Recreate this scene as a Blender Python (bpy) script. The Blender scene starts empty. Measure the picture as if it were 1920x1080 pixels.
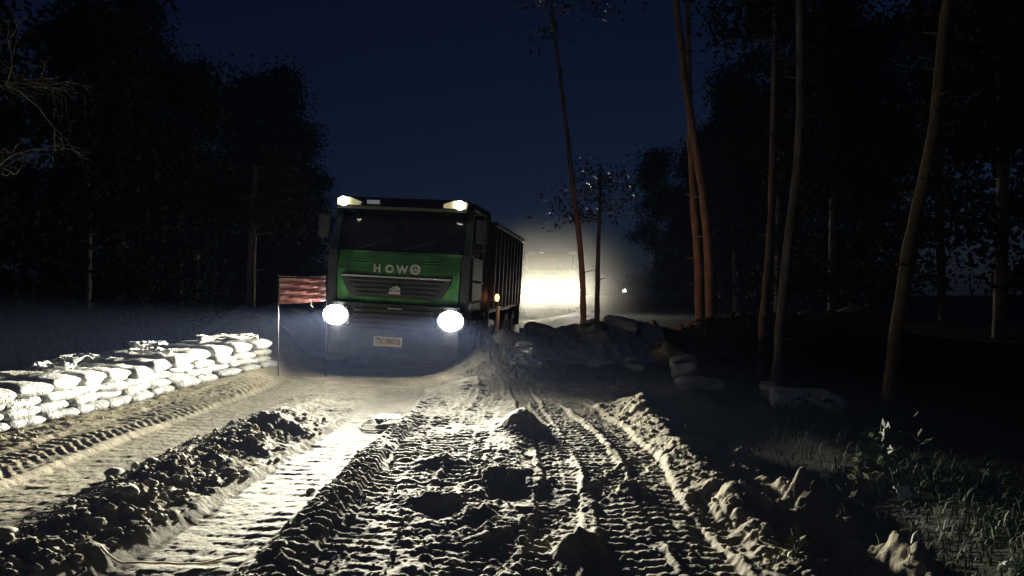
import bpy, bmesh, math, random
import numpy as np
from mathutils import Vector, Matrix, noise, Euler

R = math.radians
scene = bpy.context.scene
COL = scene.collection
random.seed(7)

# ------------------------------------------------------------------ camera
cam_d = bpy.data.cameras.new('camera')
cam = bpy.data.objects.new('camera', cam_d)
COL.objects.link(cam)
cam.location = (0, 0, 1.6)
cam.rotation_euler = (R(90), 0, 0)
cam_d.sensor_width = 36
cam_d.lens = 26.0
cam_d.clip_start = 0.05
cam_d.clip_end = 600
scene.camera = cam

# ------------------------------------------------------------------ night sky, faint moon
world = bpy.data.worlds.new('World')
scene.world = world
world.use_nodes = True
wn = world.node_tree
bg = wn.nodes['Background']
sky = wn.nodes.new('ShaderNodeTexSky')
sky.sky_type = 'NISHITA'
sky.sun_disc = False
sky.sun_elevation = R(32)
sky.sun_rotation = R(210)
tint = wn.nodes.new('ShaderNodeMix')
tint.data_type = 'RGBA'
tint.blend_type = 'MULTIPLY'
tint.inputs[0].default_value = 1.0
tint.inputs[7].default_value = (0.35, 0.5, 1.0, 1)
wn.links.new(sky.outputs[0], tint.inputs[6])
wn.links.new(tint.outputs[2], bg.inputs[0])
bg.inputs[1].default_value = 0.0038

moon_d = bpy.data.lights.new('moon', 'SUN')
moon_d.energy = 0.012
moon_d.angle = R(0.5)
moon_d.color = (0.75, 0.85, 1.0)
moon = bpy.data.objects.new('moon', moon_d)
moon.rotation_euler = (R(58), 0, R(-30))
COL.objects.link(moon)

scene.view_settings.view_transform = 'Standard'
scene.view_settings.look = 'None'
scene.view_settings.exposure = 0
scene.view_settings.gamma = 1
scene.view_settings.use_curve_mapping = False
cy = scene.cycles
cy.use_denoising = True
cy.max_bounces = 5
cy.diffuse_bounces = 3
cy.glossy_bounces = 3
cy.volume_bounces = 0
cy.transparent_max_bounces = 12
cy.volume_step_rate = 2.0
cy.sample_clamp_indirect = 4.0
HEADLAMP_W = 11500.0     # radiant power of one headlamp at full beam
VEIL_DENSITY = 0.0008

# ------------------------------------------------------------------ helpers
def tag(o, label=None, cat=None, group=None, kind=None):
    if label: o['label'] = label
    if cat: o['category'] = cat
    if group: o['group'] = group
    if kind: o['kind'] = kind
    return o

def empty(name, loc=(0, 0, 0), rot=(0, 0, 0)):
    o = bpy.data.objects.new(name, None)
    o.location = loc
    o.rotation_euler = rot
    o.empty_display_size = 0.2
    COL.objects.link(o)
    return o

def link(name, me, mat, parent=None, loc=None, rot=None):
    o = bpy.data.objects.new(name, me)
    if mat and not me.materials: me.materials.append(mat)
    if loc is not None: o.location = loc
    if rot is not None: o.rotation_euler = rot
    if parent: o.parent = parent
    COL.objects.link(o)
    return o

def np_mesh(name, verts, faces, smooth=False):
    """verts (n,3), faces (m,k) arrays with constant k"""
    verts = np.asarray(verts, dtype=np.float32)
    faces = np.asarray(faces, dtype=np.int32)
    me = bpy.data.meshes.new(name)
    m, k = faces.shape
    me.vertices.add(len(verts)); me.vertices.foreach_set('co', verts.ravel())
    me.loops.add(m*k); me.loops.foreach_set('vertex_index', faces.ravel())
    me.polygons.add(m)
    me.polygons.foreach_set('loop_start', np.arange(0, m*k, k, dtype=np.int32))
    me.polygons.foreach_set('loop_total', np.full(m, k, dtype=np.int32))
    if smooth: me.polygons.foreach_set('use_smooth', np.ones(m, dtype=bool))
    me.update(calc_edges=True)
    return me

def bm_obj(name, bm, mat, parent=None, smooth=False, bevel=0.0, seg=2, loc=None, rot=None):
    if bevel > 0:
        es = [e for e in bm.edges if len(e.link_faces) == 2 and e.calc_face_angle(0) > 0.5]
        bmesh.ops.bevel(bm, geom=es, offset=bevel, segments=seg, affect='EDGES', clamp_overlap=True, profile=0.6)
    bmesh.ops.recalc_face_normals(bm, faces=bm.faces)
    me = bpy.data.meshes.new(name)
    bm.to_mesh(me); bm.free()
    if smooth:
        for p in me.polygons: p.use_smooth = True
    return link(name, me, mat, parent, loc, rot)

def box(bm, c, s, rot=None):
    m = Matrix.Translation(c)
    if rot: m = m @ Euler(rot).to_matrix().to_4x4()
    m = m @ Matrix.Diagonal((s[0], s[1], s[2], 1))
    return bmesh.ops.create_cube(bm, size=1, matrix=m)['verts']

def cyl(bm, c, r, d, axis='X', n=24, r2=None):
    rot = {'X': Euler((0, R(90), 0)), 'Y': Euler((R(90), 0, 0)), 'Z': Euler((0, 0, 0))}[axis]
    m = Matrix.Translation(c) @ rot.to_matrix().to_4x4()
    bmesh.ops.create_cone(bm, cap_ends=True, segments=n, radius1=r, radius2=r if r2 is None else r2, depth=d, matrix=m)

def prism(bm, pts, axis, a, b):
    """extrude polygon pts along axis between a and b; pts in the other two coords"""
    def mk(p, t):
        return {'X': (t, p[0], p[1]), 'Y': (p[0], t, p[1]), 'Z': (p[0], p[1], t)}[axis]
    v1 = [bm.verts.new(mk(p, a)) for p in pts]
    v2 = [bm.verts.new(mk(p, b)) for p in pts]
    n = len(pts)
    bm.faces.new(v1); bm.faces.new(list(reversed(v2)))
    for i in range(n):
        bm.faces.new((v1[i], v2[i], v2[(i+1) % n], v1[(i+1) % n]))

def B(name, c, s, mat, parent, bevel=0.0, rot=None, **k):
    bm = bmesh.new(); box(bm, c, s, rot)
    return bm_obj(name, bm, mat, parent, bevel=bevel, **k)

def tube_mesh(name, pts, radii, n=10, jitter=0.0, cap=True):
    V, F = [], []
    P = [Vector(p) for p in pts]
    for i, p in enumerate(P):
        t = (P[min(i+1, len(P)-1)] - P[max(i-1, 0)]).normalized()
        a = t.orthogonal().normalized() if i == 0 else (a - t*a.dot(t)).normalized()
        b = t.cross(a)
        for j in range(n):
            th = 2*math.pi*j/n
            r = radii[i]
            if jitter: r *= 1 + jitter*noise.noise(Vector((p.x*3+math.cos(th)*2, p.y*3+math.sin(th)*2, p.z*4)))
            V.append(p + (a*math.cos(th) + b*math.sin(th))*r)
    for i in range(len(P)-1):
        for j in range(n):
            F.append((i*n+j, i*n+(j+1) % n, (i+1)*n+(j+1) % n, (i+1)*n+j))
    return np_mesh(name, [tuple(v) for v in V], F, smooth=True)

def copy_tree(o, parent=None):
    c = o.copy(); COL.objects.link(c)
    c.parent = parent
    for ch in list(o.children): copy_tree(ch, c)
    return c

# ------------------------------------------------------------------ materials
def mat(name, col, rough=0.6, metal=0.0, spec=0.5, emis=None, estr=0.0, noise_scale=None, noise_amt=0.25, bump=0.0, bscale=60, stretch=None):
    m = bpy.data.materials.new(name); m.use_nodes = True
    nt = m.node_tree; p = nt.nodes['Principled BSDF']
    p.inputs['Base Color'].default_value = (*col, 1)
    p.inputs['Roughness'].default_value = rough
    p.inputs['Metallic'].default_value = metal
    p.inputs['Specular IOR Level'].default_value = spec
    if emis:
        p.inputs['Emission Color'].default_value = (*emis, 1)
        p.inputs['Emission Strength'].default_value = estr
    if noise_scale or bump:
        tc = nt.nodes.new('ShaderNodeTexCoord')
        src = tc.outputs['Object']
        if stretch:
            mp = nt.nodes.new('ShaderNodeMapping'); mp.inputs['Scale'].default_value = stretch
            nt.links.new(src, mp.inputs[0]); src = mp.outputs[0]
    if noise_scale:
        n = nt.nodes.new('ShaderNodeTexNoise'); n.inputs['Scale'].default_value = noise_scale
        n.inputs['Detail'].default_value = 6
        nt.links.new(src, n.inputs['Vector'])
        r = nt.nodes.new('ShaderNodeMapRange')
        r.inputs[1].default_value = 0.3; r.inputs[2].default_value = 0.7
        r.inputs[3].default_value = 1-noise_amt; r.inputs[4].default_value = 1+noise_amt
        nt.links.new(n.outputs[0], r.inputs[0])
        mx = nt.nodes.new('ShaderNodeMix'); mx.data_type = 'RGBA'; mx.blend_type = 'MULTIPLY'; mx.inputs[0].default_value = 1
        mx.inputs[6].default_value = (*col, 1)
        nt.links.new(r.outputs[0], mx.inputs[7]); nt.links.new(mx.outputs[2], p.inputs['Base Color'])
    if bump:
        n2 = nt.nodes.new('ShaderNodeTexNoise'); n2.inputs['Scale'].default_value = bscale
        n2.inputs['Detail'].default_value = 5
        nt.links.new(src, n2.inputs['Vector'])
        b = nt.nodes.new('ShaderNodeBump'); b.inputs['Strength'].default_value = 1.0
        b.inputs['Distance'].default_value = bump
        nt.links.new(n2.outputs[0], b.inputs['Height']); nt.links.new(b.outputs[0], p.inputs['Normal'])
    return m

M = {}
M['green'] = mat('green_paint', (0.055, 0.22, 0.065), 0.45, noise_scale=3, noise_amt=0.45, bump=0.0008, bscale=30)
M['cab_shaded'] = mat('shaded_cab_paint', (0.025, 0.035, 0.045), 0.6, spec=0.15, noise_scale=4, noise_amt=0.3)  # unlit look of the cab put into this dark colour
M['dark_plastic'] = mat('dark_plastic', (0.035, 0.037, 0.04), 0.55, noise_scale=8, noise_amt=0.4)
M['mud_plastic'] = mat('muddy_plastic', (0.035, 0.034, 0.033), 0.75, noise_scale=5, noise_amt=0.5, bump=0.002, bscale=40)
M['black'] = mat('black_rubber', (0.018, 0.018, 0.018), 0.8, bump=0.002, bscale=60)
M['tyre'] = mat('tyre_rubber', (0.03, 0.028, 0.025), 0.85, noise_scale=9, noise_amt=0.5, bump=0.003, bscale=50)
M['steel'] = mat('bed_steel', (0.05, 0.055, 0.06), 0.6, 0.3, noise_scale=3, noise_amt=0.4, bump=0.001)
M['rim'] = mat('rim_steel', (0.25, 0.25, 0.24), 0.5, 0.6, noise_scale=12)
M['chrome'] = mat('chrome', (0.85, 0.85, 0.86), 0.16, 1.0)
M['letter_metal'] = mat('letter_metal', (0.85, 0.85, 0.83), 0.32, 0.5)
M['white_strip'] = mat('white_strip', (0.75, 0.75, 0.75), 0.4)
M['plate'] = mat('plate_yellow', (0.85, 0.58, 0.05), 0.45, noise_scale=25, noise_amt=0.2)
M['plate_text'] = mat('plate_text', (0.02, 0.02, 0.02), 0.5)
M['lamp_on'] = mat('headlamp_glow', (1, 1, 1), 0.3, emis=(1.0, 0.98, 0.93), estr=60)
M['far_lamp_on'] = mat('far_headlamp_glow', (1, 1, 1), 0.3, emis=(1.0, 0.98, 0.93), estr=260)
M['roof_lamp'] = mat('roof_lamp_glow', (1, 1, 1), 0.3, emis=(1.0, 0.98, 0.72), estr=14)
M['lamp_lens'] = mat('lamp_lens', (0.8, 0.78, 0.6), 0.25, emis=(0.9, 0.85, 0.45), estr=0.28)
M['orange_lamp'] = mat('orange_lamp', (1, 0.4, 0.1), 0.3, emis=(1.0, 0.38, 0.12), estr=7)
M['distant_lamp'] = mat('distant_lamp', (1, 1, 1), 0.3, emis=(1.0, 0.97, 0.9), estr=6)
M['seat'] = mat('seat_cloth', (0.05, 0.05, 0.06), 0.9)
M['paper'] = mat('paper', (0.75, 0.7, 0.68), 0.7, noise_scale=8)
M['red_toy'] = mat('red_tassel', (0.5, 0.03, 0.03), 0.6)
M['bark'] = mat('pine_bark', (0.25, 0.175, 0.13), 0.9, noise_scale=7, noise_amt=0.45, bump=0.03, bscale=9, stretch=(1, 1, 0.4))
M['bark_brown'] = mat('brown_bark', (0.38, 0.28, 0.22), 0.9, noise_scale=6, noise_amt=0.4, bump=0.03, bscale=8, stretch=(1, 1, 0.4))
M['bark_grey'] = mat('grey_bark', (0.15, 0.13, 0.11), 0.9, noise_scale=6, noise_amt=0.4, bump=0.03, bscale=8, stretch=(1, 1, 0.4))
M['bark_pale'] = mat('pale_bark', (0.15, 0.105, 0.055), 0.85, noise_scale=3, noise_amt=0.45, bump=0.01, bscale=9, stretch=(1, 1, 0.5))
M['twig'] = mat('twig', (0.11, 0.095, 0.07), 0.8)
M['leaf'] = mat('leaf', (0.06, 0.085, 0.035), 0.55, noise_scale=3, noise_amt=0.4)
M['leaf_dark'] = mat('dark_leaf', (0.018, 0.026, 0.016), 0.9, spec=0.1, noise_scale=1, noise_amt=0.4)
M['leaf_light'] = mat('light_leaf', (0.07, 0.075, 0.035), 0.85, spec=0.1, noise_scale=5, noise_amt=0.3)
M['leaf_gloss'] = mat('glossy_leaf', (0.07, 0.055, 0.045), 0.4, noise_scale=3, noise_amt=0.4)
M['grass'] = mat('grass', (0.05, 0.075, 0.025), 0.7, noise_scale=3, noise_amt=0.4)
M['wood'] = mat('weathered_wood', (0.18, 0.13, 0.08), 0.8, noise_scale=14)
M['rope'] = mat('pale_rope', (0.6, 0.55, 0.42), 0.8)
M['stone'] = mat('stone', (0.26, 0.24, 0.19), 0.85, noise_scale=9, noise_amt=0.3, bump=0.006, bscale=25)
M['clay_plastic'] = mat('brown_plastic', (0.3, 0.075, 0.025), 0.4)
M['green_plastic'] = mat('green_plastic', (0.05, 0.22, 0.14), 0.35)
M['litter'] = mat('litter', (0.7, 0.7, 0.64), 0.6, noise_scale=20, noise_amt=0.2)

def fabric(name, col, sub=0.0, wscale=170, dirt=(0.3, 0.26, 0.18), bump=0.004, bscale=14, dirt_lo=0.55):
    """woven plastic sack: fine weave, creases, smears of mud"""
    m = mat(name, col, 0.6)
    nt = m.node_tree; p = nt.nodes['Principled BSDF']; L = nt.links
    tc = nt.nodes.new('ShaderNodeTexCoord')
    geo = nt.nodes.new('ShaderNodeNewGeometry')
    n = nt.nodes.new('ShaderNodeTexNoise'); n.inputs['Scale'].default_value = 2.6; n.inputs['Detail'].default_value = 8; n.inputs['Roughness'].default_value = 0.65
    L.new(geo.outputs['Position'], n.inputs['Vector'])
    r = nt.nodes.new('ShaderNodeMapRange'); r.inputs[1].default_value = dirt_lo; r.inputs[2].default_value = dirt_lo+0.2
    L.new(n.outputs[0], r.inputs[0])
    mx = nt.nodes.new('ShaderNodeMix'); mx.data_type = 'RGBA'
    mx.inputs[6].default_value = (*col, 1); mx.inputs[7].default_value = (*dirt, 1)
    L.new(r.outputs[0], mx.inputs[0]); L.new(mx.outputs[2], p.inputs['Base Color'])
    w = nt.nodes.new('ShaderNodeTexWave'); w.inputs['Scale'].default_value = wscale*0.1; w.inputs['Distortion'].default_value = 3
    L.new(tc.outputs['Object'], w.inputs['Vector'])
    n2 = nt.nodes.new('ShaderNodeTexNoise'); n2.inputs['Scale'].default_value = bscale; n2.inputs['Detail'].default_value = 4; n2.inputs['Distortion'].default_value = 1.2
    L.new(geo.outputs['Position'], n2.inputs['Vector'])
    b1 = nt.nodes.new('ShaderNodeBump'); b1.inputs['Distance'].default_value = 0.0015
    L.new(w.outputs[0], b1.inputs['Height'])
    b2 = nt.nodes.new('ShaderNodeBump'); b2.inputs['Distance'].default_value = bump*5
    L.new(n2.outputs[0], b2.inputs['Height']); L.new(b1.outputs[0], b2.inputs['Normal']); L.new(b2.outputs[0], p.inputs['Normal'])
    return m
M['sack'] = fabric('white_woven_sack', (0.29, 0.293, 0.28), dirt=(0.2, 0.18, 0.12), bump=0.007, bscale=18, dirt_lo=0.5)
M['sack_dim'] = fabric('soiled_sack', (0.5, 0.48, 0.42), dirt_lo=0.45)
M['sack_ochre'] = fabric('ochre_sack', (0.55, 0.42, 0.22), dirt_lo=0.5)
M['tarp'] = fabric('grey_tarpaulin', (0.42, 0.42, 0.44), dirt=(0.22, 0.19, 0.14), dirt_lo=0.5)
M['tarp_brown'] = fabric('brown_tarpaulin', (0.22, 0.16, 0.12), dirt_lo=0.55)
M['banner'] = fabric('red_banner', (0.42, 0.17, 0.16), dirt=(0.6, 0.42, 0.40), bump=0.002, dirt_lo=0.5)
_nt = M['banner'].node_tree; _p = _nt.nodes['Principled BSDF']; _o = [n for n in _nt.nodes if n.type == 'OUTPUT_MATERIAL'][0]
_t = _nt.nodes.new('ShaderNodeBsdfTranslucent'); _t.inputs[0].default_value = (0.6, 0.33, 0.33, 1)
_m = _nt.nodes.new('ShaderNodeMixShader'); _m.inputs[0].default_value = 0.5
_nt.links.new(_p.outputs[0], _m.inputs[1]); _nt.links.new(_t.outputs[0], _m.inputs[2]); _nt.links.new(_m.outputs[0], _o.inputs[0])
M['cover'] = fabric('dusty_cover', (0.46, 0.45, 0.42), dirt=(0.24, 0.21, 0.15), dirt_lo=0.45)

def glass_mat():
    m = bpy.data.materials.new('windscreen_glass'); m.use_nodes = True
    nt = m.node_tree; nt.nodes.clear()
    o = nt.nodes.new('ShaderNodeOutputMaterial')
    t = nt.nodes.new('ShaderNodeBsdfTransparent'); t.inputs[0].default_value = (0.55, 0.6, 0.62, 1)
    g = nt.nodes.new('ShaderNodeBsdfGlossy'); g.inputs['Roughness'].default_value = 0.06
    d = nt.nodes.new('ShaderNodeBsdfDiffuse'); d.inputs[0].default_value = (0.3, 0.3, 0.3, 1)
    f = nt.nodes.new('ShaderNodeFresnel'); f.inputs[0].default_value = 1.5
    mx = nt.nodes.new('ShaderNodeMixShader'); mx2 = nt.nodes.new('ShaderNodeMixShader')
    mx2.inputs[0].default_value = 0.06
    nt.links.new(f.outputs[0], mx.inputs[0]); nt.links.new(t.outputs[0], mx.inputs[1]); nt.links.new(g.outputs[0], mx.inputs[2])
    nt.links.new(mx.outputs[0], mx2.inputs[1]); nt.links.new(d.outputs[0], mx2.inputs[2])
    nt.links.new(mx2.outputs[0], o.inputs[0])
    return m
M['glass'] = glass_mat()

def soil_mat():
    m = bpy.data.materials.new('mud'); m.use_nodes = True
    nt = m.node_tree; L = nt.links; p = nt.nodes['Principled BSDF']
    geo = nt.nodes.new('ShaderNodeNewGeometry')
    at = nt.nodes.new('ShaderNodeAttribute'); at.attribute_name = 'packed'
    n = nt.nodes.new('ShaderNodeTexNoise'); n.inputs['Scale'].default_value = 1.7; n.inputs['Detail'].default_value = 9; n.inputs['Roughness'].default_value = 0.62
    L.new(geo.outputs['Position'], n.inputs['Vector'])
    cr = nt.nodes.new('ShaderNodeValToRGB')
    cr.color_ramp.elements[0].position = 0.33; cr.color_ramp.elements[0].color = (0.125, 0.105, 0.062, 1)
    cr.color_ramp.elements[1].position = 0.68; cr.color_ramp.elements[1].color = (0.27, 0.24, 0.16, 1)
    L.new(n.outputs[0], cr.inputs[0])
    mx = nt.nodes.new('ShaderNodeMix'); mx.data_type = 'RGBA'
    mx.inputs[7].default_value = (0.21, 0.19, 0.13, 1)
    L.new(at.outputs['Fac'], mx.inputs[0]); L.new(cr.outputs[0], mx.inputs[6]); 
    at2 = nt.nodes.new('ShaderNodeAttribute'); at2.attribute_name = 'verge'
    mv = nt.nodes.new('ShaderNodeMix'); mv.data_type = 'RGBA'; mv.inputs[7].default_value = (0.018, 0.02, 0.012, 1)  # dark humus, taken near black to carry the shade off the road
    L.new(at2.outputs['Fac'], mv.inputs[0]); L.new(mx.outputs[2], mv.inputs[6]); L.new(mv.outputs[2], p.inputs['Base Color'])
    rr = nt.nodes.new('ShaderNodeMapRange'); rr.inputs[3].default_value = 0.85; rr.inputs[4].default_value = 0.75; p.inputs['Specular IOR Level'].default_value = 0.3
    L.new(at.outputs['Fac'], rr.inputs[0])
    L.new(rr.outputs[0], p.inputs['Roughness'])
    n1 = nt.nodes.new('ShaderNodeTexNoise'); n1.inputs['Scale'].default_value = 28; n1.inputs['Detail'].default_value = 7; n1.inputs['Roughness'].default_value = 0.7
    L.new(geo.outputs['Position'], n1.inputs['Vector'])
    b = nt.nodes.new('ShaderNodeBump'); b.inputs['Distance'].default_value = 0.018
    sb = nt.nodes.new('ShaderNodeMapRange'); sb.inputs[3].default_value = 1.0; sb.inputs[4].default_value = 0.22
    L.new(at.outputs['Fac'], sb.inputs[0]); L.new(sb.outputs[0], b.inputs['Strength'])
    L.new(n1.outputs[0], b.inputs['Height']); L.new(b.outputs[0], p.inputs['Normal'])
    return m
M['mud'] = soil_mat()

# ------------------------------------------------------------------ noise on arrays
def _hash(ix, iy, s):
    h = (ix.astype(np.int64)*374761393 + iy.astype(np.int64)*668265263 + s*974634777) & 0xffffffff
    h = ((h ^ (h >> 13))*1274126177) & 0xffffffff
    h = ((h ^ (h >> 16))*2246822519) & 0xffffffff
    return ((h ^ (h >> 15)) & 0xffffff)/float(0xffffff)

def vnoise(x, y, s=0):
    ix = np.floor(x); iy = np.floor(y); fx = x-ix; fy = y-iy
    ux = fx*fx*fx*(fx*(fx*6-15)+10); uy = fy*fy*fy*(fy*(fy*6-15)+10)
    a = _hash(ix, iy, s); b = _hash(ix+1, iy, s); c = _hash(ix, iy+1, s); d = _hash(ix+1, iy+1, s)
    return ((a*(1-ux)+b*ux)*(1-uy) + (c*(1-ux)+d*ux)*uy)*2-1

def fbm(x, y, s=0, octaves=4, gain=0.5):
    v = 0; a = 1.0; t = 0
    for o in range(octaves):
        c, sn = math.cos(0.6*o+0.3), math.sin(0.6*o+0.3)
        v = v + a*vnoise((x*c-y*sn)*2**o+17.3*o, (x*sn+y*c)*2**o-9.1*o, s+o)
        t += a; a *= gain
    return v/t

def clods(x, y, size, s=0, dens=0.75):
    """rounded lumps: height field of random domes, 0..1"""
    x = x/size; y = y/size
    ix = np.floor(x); iy = np.floor(y)
    best = np.zeros_like(x)
    for dx in (-1, 0, 1):
        for dy in (-1, 0, 1):
            jx = ix+dx; jy = iy+dy
            px = jx+0.5+0.7*(_hash(jx, jy, s+1)-0.5); py = jy+0.5+0.7*(_hash(jx, jy, s+2)-0.5)
            rr = 0.28+0.42*_hash(jx, jy, s+3)
            on = _hash(jx, jy, s+4) < dens
            d2 = ((x-px)**2+(y-py)**2)/(rr*rr)
            best = np.maximum(best, np.where(on, np.sqrt(np.clip(1-d2, 0, None))*rr*1.4, 0))
    return best

def sm(a, b, x):
    t = np.clip((x-a)/(b-a), 0, 1)
    return t*t*(3-2*t)

def gauss(x, y, cx, cy, r, ry=None):
    ry = ry or r
    return np.exp(-(((x-cx)/r)**2+((y-cy)/ry)**2))

def seg_dist(x, y, pts):
    """distance to a polyline and the value interpolated along it"""
    best = np.full_like(x, 1e9)
    for (x0, y0), (x1, y1) in zip(pts[:-1], pts[1:]):
        dx, dy = x1-x0, y1-y0
        t = np.clip(((x-x0)*dx+(y-y0)*dy)/(dx*dx+dy*dy), 0, 1)
        best = np.minimum(best, np.hypot(x-x0-t*dx, y-y0-t*dy))
    return best

def wall_x(y):      # foot of the sandbag wall
    return np.interp(y, [5, 8, 9, 10.8, 11.9, 13.4], [-6.0, -5.6, -5.38, -5.08, -4.78, -4.2])

# tyre marks: (points (y,x)), half width, depth, lug period, lug height, slant, packed
TRACKS = [
    ([(2, -4.5), (5, -4.5), (8, -4.55), (11, -4.35), (12.6, -4.1)], 0.36, 0.015, 0.135, 0.034, 0.9, 0.0),
    ([(2, -3.75), (5, -3.78), (7.5, -3.72), (10, -3.72), (13, -3.55)], 0.42, 0.06, 0.19, 0.007, 0.15, 0.42),
    ([(2, -2.15), (5, -1.88), (7, -1.78), (9, -1.68), (12, -1.8)], 0.40, 0.07, 0.16, 0.010, 0.1, 0.62),
    ([(2, -0.55), (4.2, -1.0), (5.2, -0.96), (7, -0.86), (10, -1.05), (12.5, -0.75)], 0.27, 0.0, 0.125, 0.036, 0.12, 0.12),
    ([(2, -1.5), (4.2, -1.28), (6, -1.30), (8, -1.28), (9, -1.25)], 0.14, -0.03, 0.11, 0.05, -0.3, 0.0),
    ([(2, -0.2), (6.0, -0.42), (8.0, -0.42), (11, -0.3), (12.5, -0.4)], 0.17, 0.01, 0.12, 0.026, -0.15, 0.15),
    ([(2, 0.1), (4.3, 0.22), (6.2, 0.42), (7.5, 0.42), (9, 0.30), (12, 0.1)], 0.17, 0.035, 0.118, 0.03, 0.1, 0.15),
    ([(2, 0.55), (4.3, 0.76), (6.2, 0.80), (8, 0.72), (10.5, 0.42)], 0.19, 0.03, 0.122, 0.032, -0.1, 0.15),
    ([(2, 1.15), (4.3, 1.15), (5.6, 1.1), (7, 1.22), (8.4, 1.12), (10.5, 0.8)], 0.17, 0.045, 0.12, 0.03, 0.25, 0.1),
    ([(2, -0.9), (4.5, -0.1), (6.2, 0.9), (7.4, 1.5)], 0.13, 0.02, 0.11, 0.022, 0.5, 0.1),
]
ROWS_L = [(-5.1, 14.9), (-4.9, 17), (-4.8, 22), (-5, 34)]
SPOIL = [(1.75, 9.1), (1.95, 8.4), (2.2, 7.2), (2.15, 5.6), (2.3, 4.2), (2.2, 2.5)]
BERM = [(-0.15, 13.5), (0.35, 14.1), (1.6, 14.2), (3.4, 14.9), (5.5, 16.5), (9, 19)]

def terrain(x, y, fine=True):
    x = np.asarray(x, dtype=np.float64); y = np.asarray(y, dtype=np.float64)
    far = sm(14, 24, y)
    h = 0.05*fbm(x*0.35, y*0.35, 3, 3)
    # the outside of the embankment left of the bags, and the dip right of the road
    h = h - 1.3*sm(7.4, 11, -x)
    h = h - 0.42*sm(1.55, 2.1, x)*(1-sm(2.7, 3.5, x))*(1-sm(9.5, 11.5, y))
    h = h - 0.10*sm(2.7, 3.3, x)*(1-far)
    h = h + 0.4*sm(13.5, 17, y)*sm(0.8, 4, x)
    h = h + 0.17*sm(10.3, 13.0, y)*sm(3.9, 4.5, -x)*(1-far)
    wx = x+0.09*fbm(x*4, y*4, 301, 3); wy = y+0.09*fbm(x*4, y*4, 305, 3)
    # long ridges left by the wheels
    wob = 0.10*fbm(x*0.8, y*0.8, 11, 2)
    h = h + 0.12*np.exp(-((x+2.76+wob)/0.34)**2)*(1-sm(8.6, 11.5, y))
    h = h + 0.05*np.exp(-((x+1.32+wob*0.5)/0.12)**2)*(1-sm(9, 11.5, y))
    h = h + 0.17*np.exp(-((x-1.62-wob)/0.20)**2)*(0.5+0.5*fbm(x*0.3, y*1.1, 21, 2))*(1-sm(9.6, 11.5, y))
    h = h + 0.16*gauss(x, y, -0.55, 11.75, 0.5, 0.5)
    # lumps and hollows
    for cx, cy_, r, ry, a in ((0.10, 8.45, 0.22, 0.26, 0.20), (0.20, 7.3, 0.14, 0.6, -0.05), (-0.04, 5.75, 0.15, 0.22, -0.11), (-0.10, 6.25, 0.18, 0.13, 0.06),
                              (-0.55, 5.30, 0.12, 0.16, -0.10), (-0.62, 5.60, 0.16, 0.12, 0.05), (0.40, 4.50, 0.10, 0.18, 0.15), (-0.62, 6.7, 0.2, 0.2, 0.07),
                              (-2.5, 8.0, 0.26, 0.2, 0.15), (-2.45, 7.1, 0.22, 0.2, 0.08), (1.4, 5.0, 0.14, 0.5, -0.09), (0.95, 5.9, 0.1, 0.12, 0.07),
                              (1.2, 9.6, 0.4, 0.2, 0.06)):
        h = h + a*gauss(wx, wy, cx, cy_, r, ry)*(1+0.35*fbm(x*6, y*6, 31, 3))
    d = seg_dist(wx, wy, SPOIL)
    h = h + (0.33+0.10*(1-sm(5, 6.5, y))+0.20*fbm(x*2.1, y*2.1, 35, 2))*np.exp(-(d/0.30)**2)*(1+0.2*fbm(x*7, y*7, 37, 3))
    # banks
    d = seg_dist(x, y, BERM)
    h = h + (0.66+0.16*fbm(x*1.3, y*1.3, 41, 3))*np.exp(-(d/0.85)**2)
    d = seg_dist(x, y, ROWS_L)
    h = h + (0.92+0.12*fbm(x*1.3, y*1.3, 43, 3))*np.exp(-(d/1.15)**2)
    packed = np.zeros_like(h)
    if not fine:
        return h
    # rough, torn mud
    calm = 1-sm(3.2, 4.2, x)
    rough = 0.022*fbm(x*3.1, y*3.1, 51, 4, 0.6) + 0.015*fbm(x*11, y*11, 55, 3, 0.6) + 0.007*fbm(x*33, y*33, 57, 2)
    lumpy = np.exp(-((x+2.72+wob)/0.42)**2)*(1-0.8*sm(7.6, 10, y))
    lumpy = np.maximum(lumpy, 0.75*np.exp(-((x+0.25)/0.42)**2)*(1-sm(6.6, 7.6, y)))
    lumpy = np.maximum(lumpy, 0.55*np.exp(-((x-1.7)/0.5)**2))
    lumpy = np.maximum(lumpy, 0.5*np.exp(-((x+5.3)/0.35)**2))
    lumpy = np.maximum(lumpy, 0.6*np.exp(-((x+1.3)/0.2)**2)*(1-sm(6, 8, y)))
    lumpy = np.maximum(lumpy, 1.3*np.exp(-(seg_dist(x, y, BERM)/1.0)**2))
    lumpy = np.maximum(lumpy, 0.9*np.exp(-(seg_dist(x, y, ROWS_L)/1.2)**2))
    patch = sm(-0.35, 0.35, fbm(x*1.4, y*1.4, 61, 2))
    qx = x+0.03*vnoise(x*13, y*13, 81); qy = y+0.03*vnoise(x*13, y*13, 83)
    cl = 0.062*clods(qx, qy, 0.17, 71, 0.65) + 0.042*clods(qx+5, qy, 0.085, 75, 0.7) + 0.02*clods(qx, qy+3, 0.042, 79, 0.8)
    rough = rough*(0.3+0.7*calm)
    h = h + rough*(0.5+0.7*lumpy) + cl*lumpy*(0.55+0.6*patch) + 0.012*clods(qx, qy, 0.05, 91, 0.45)*(1-lumpy)*(0.2+0.8*patch)*calm
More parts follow.
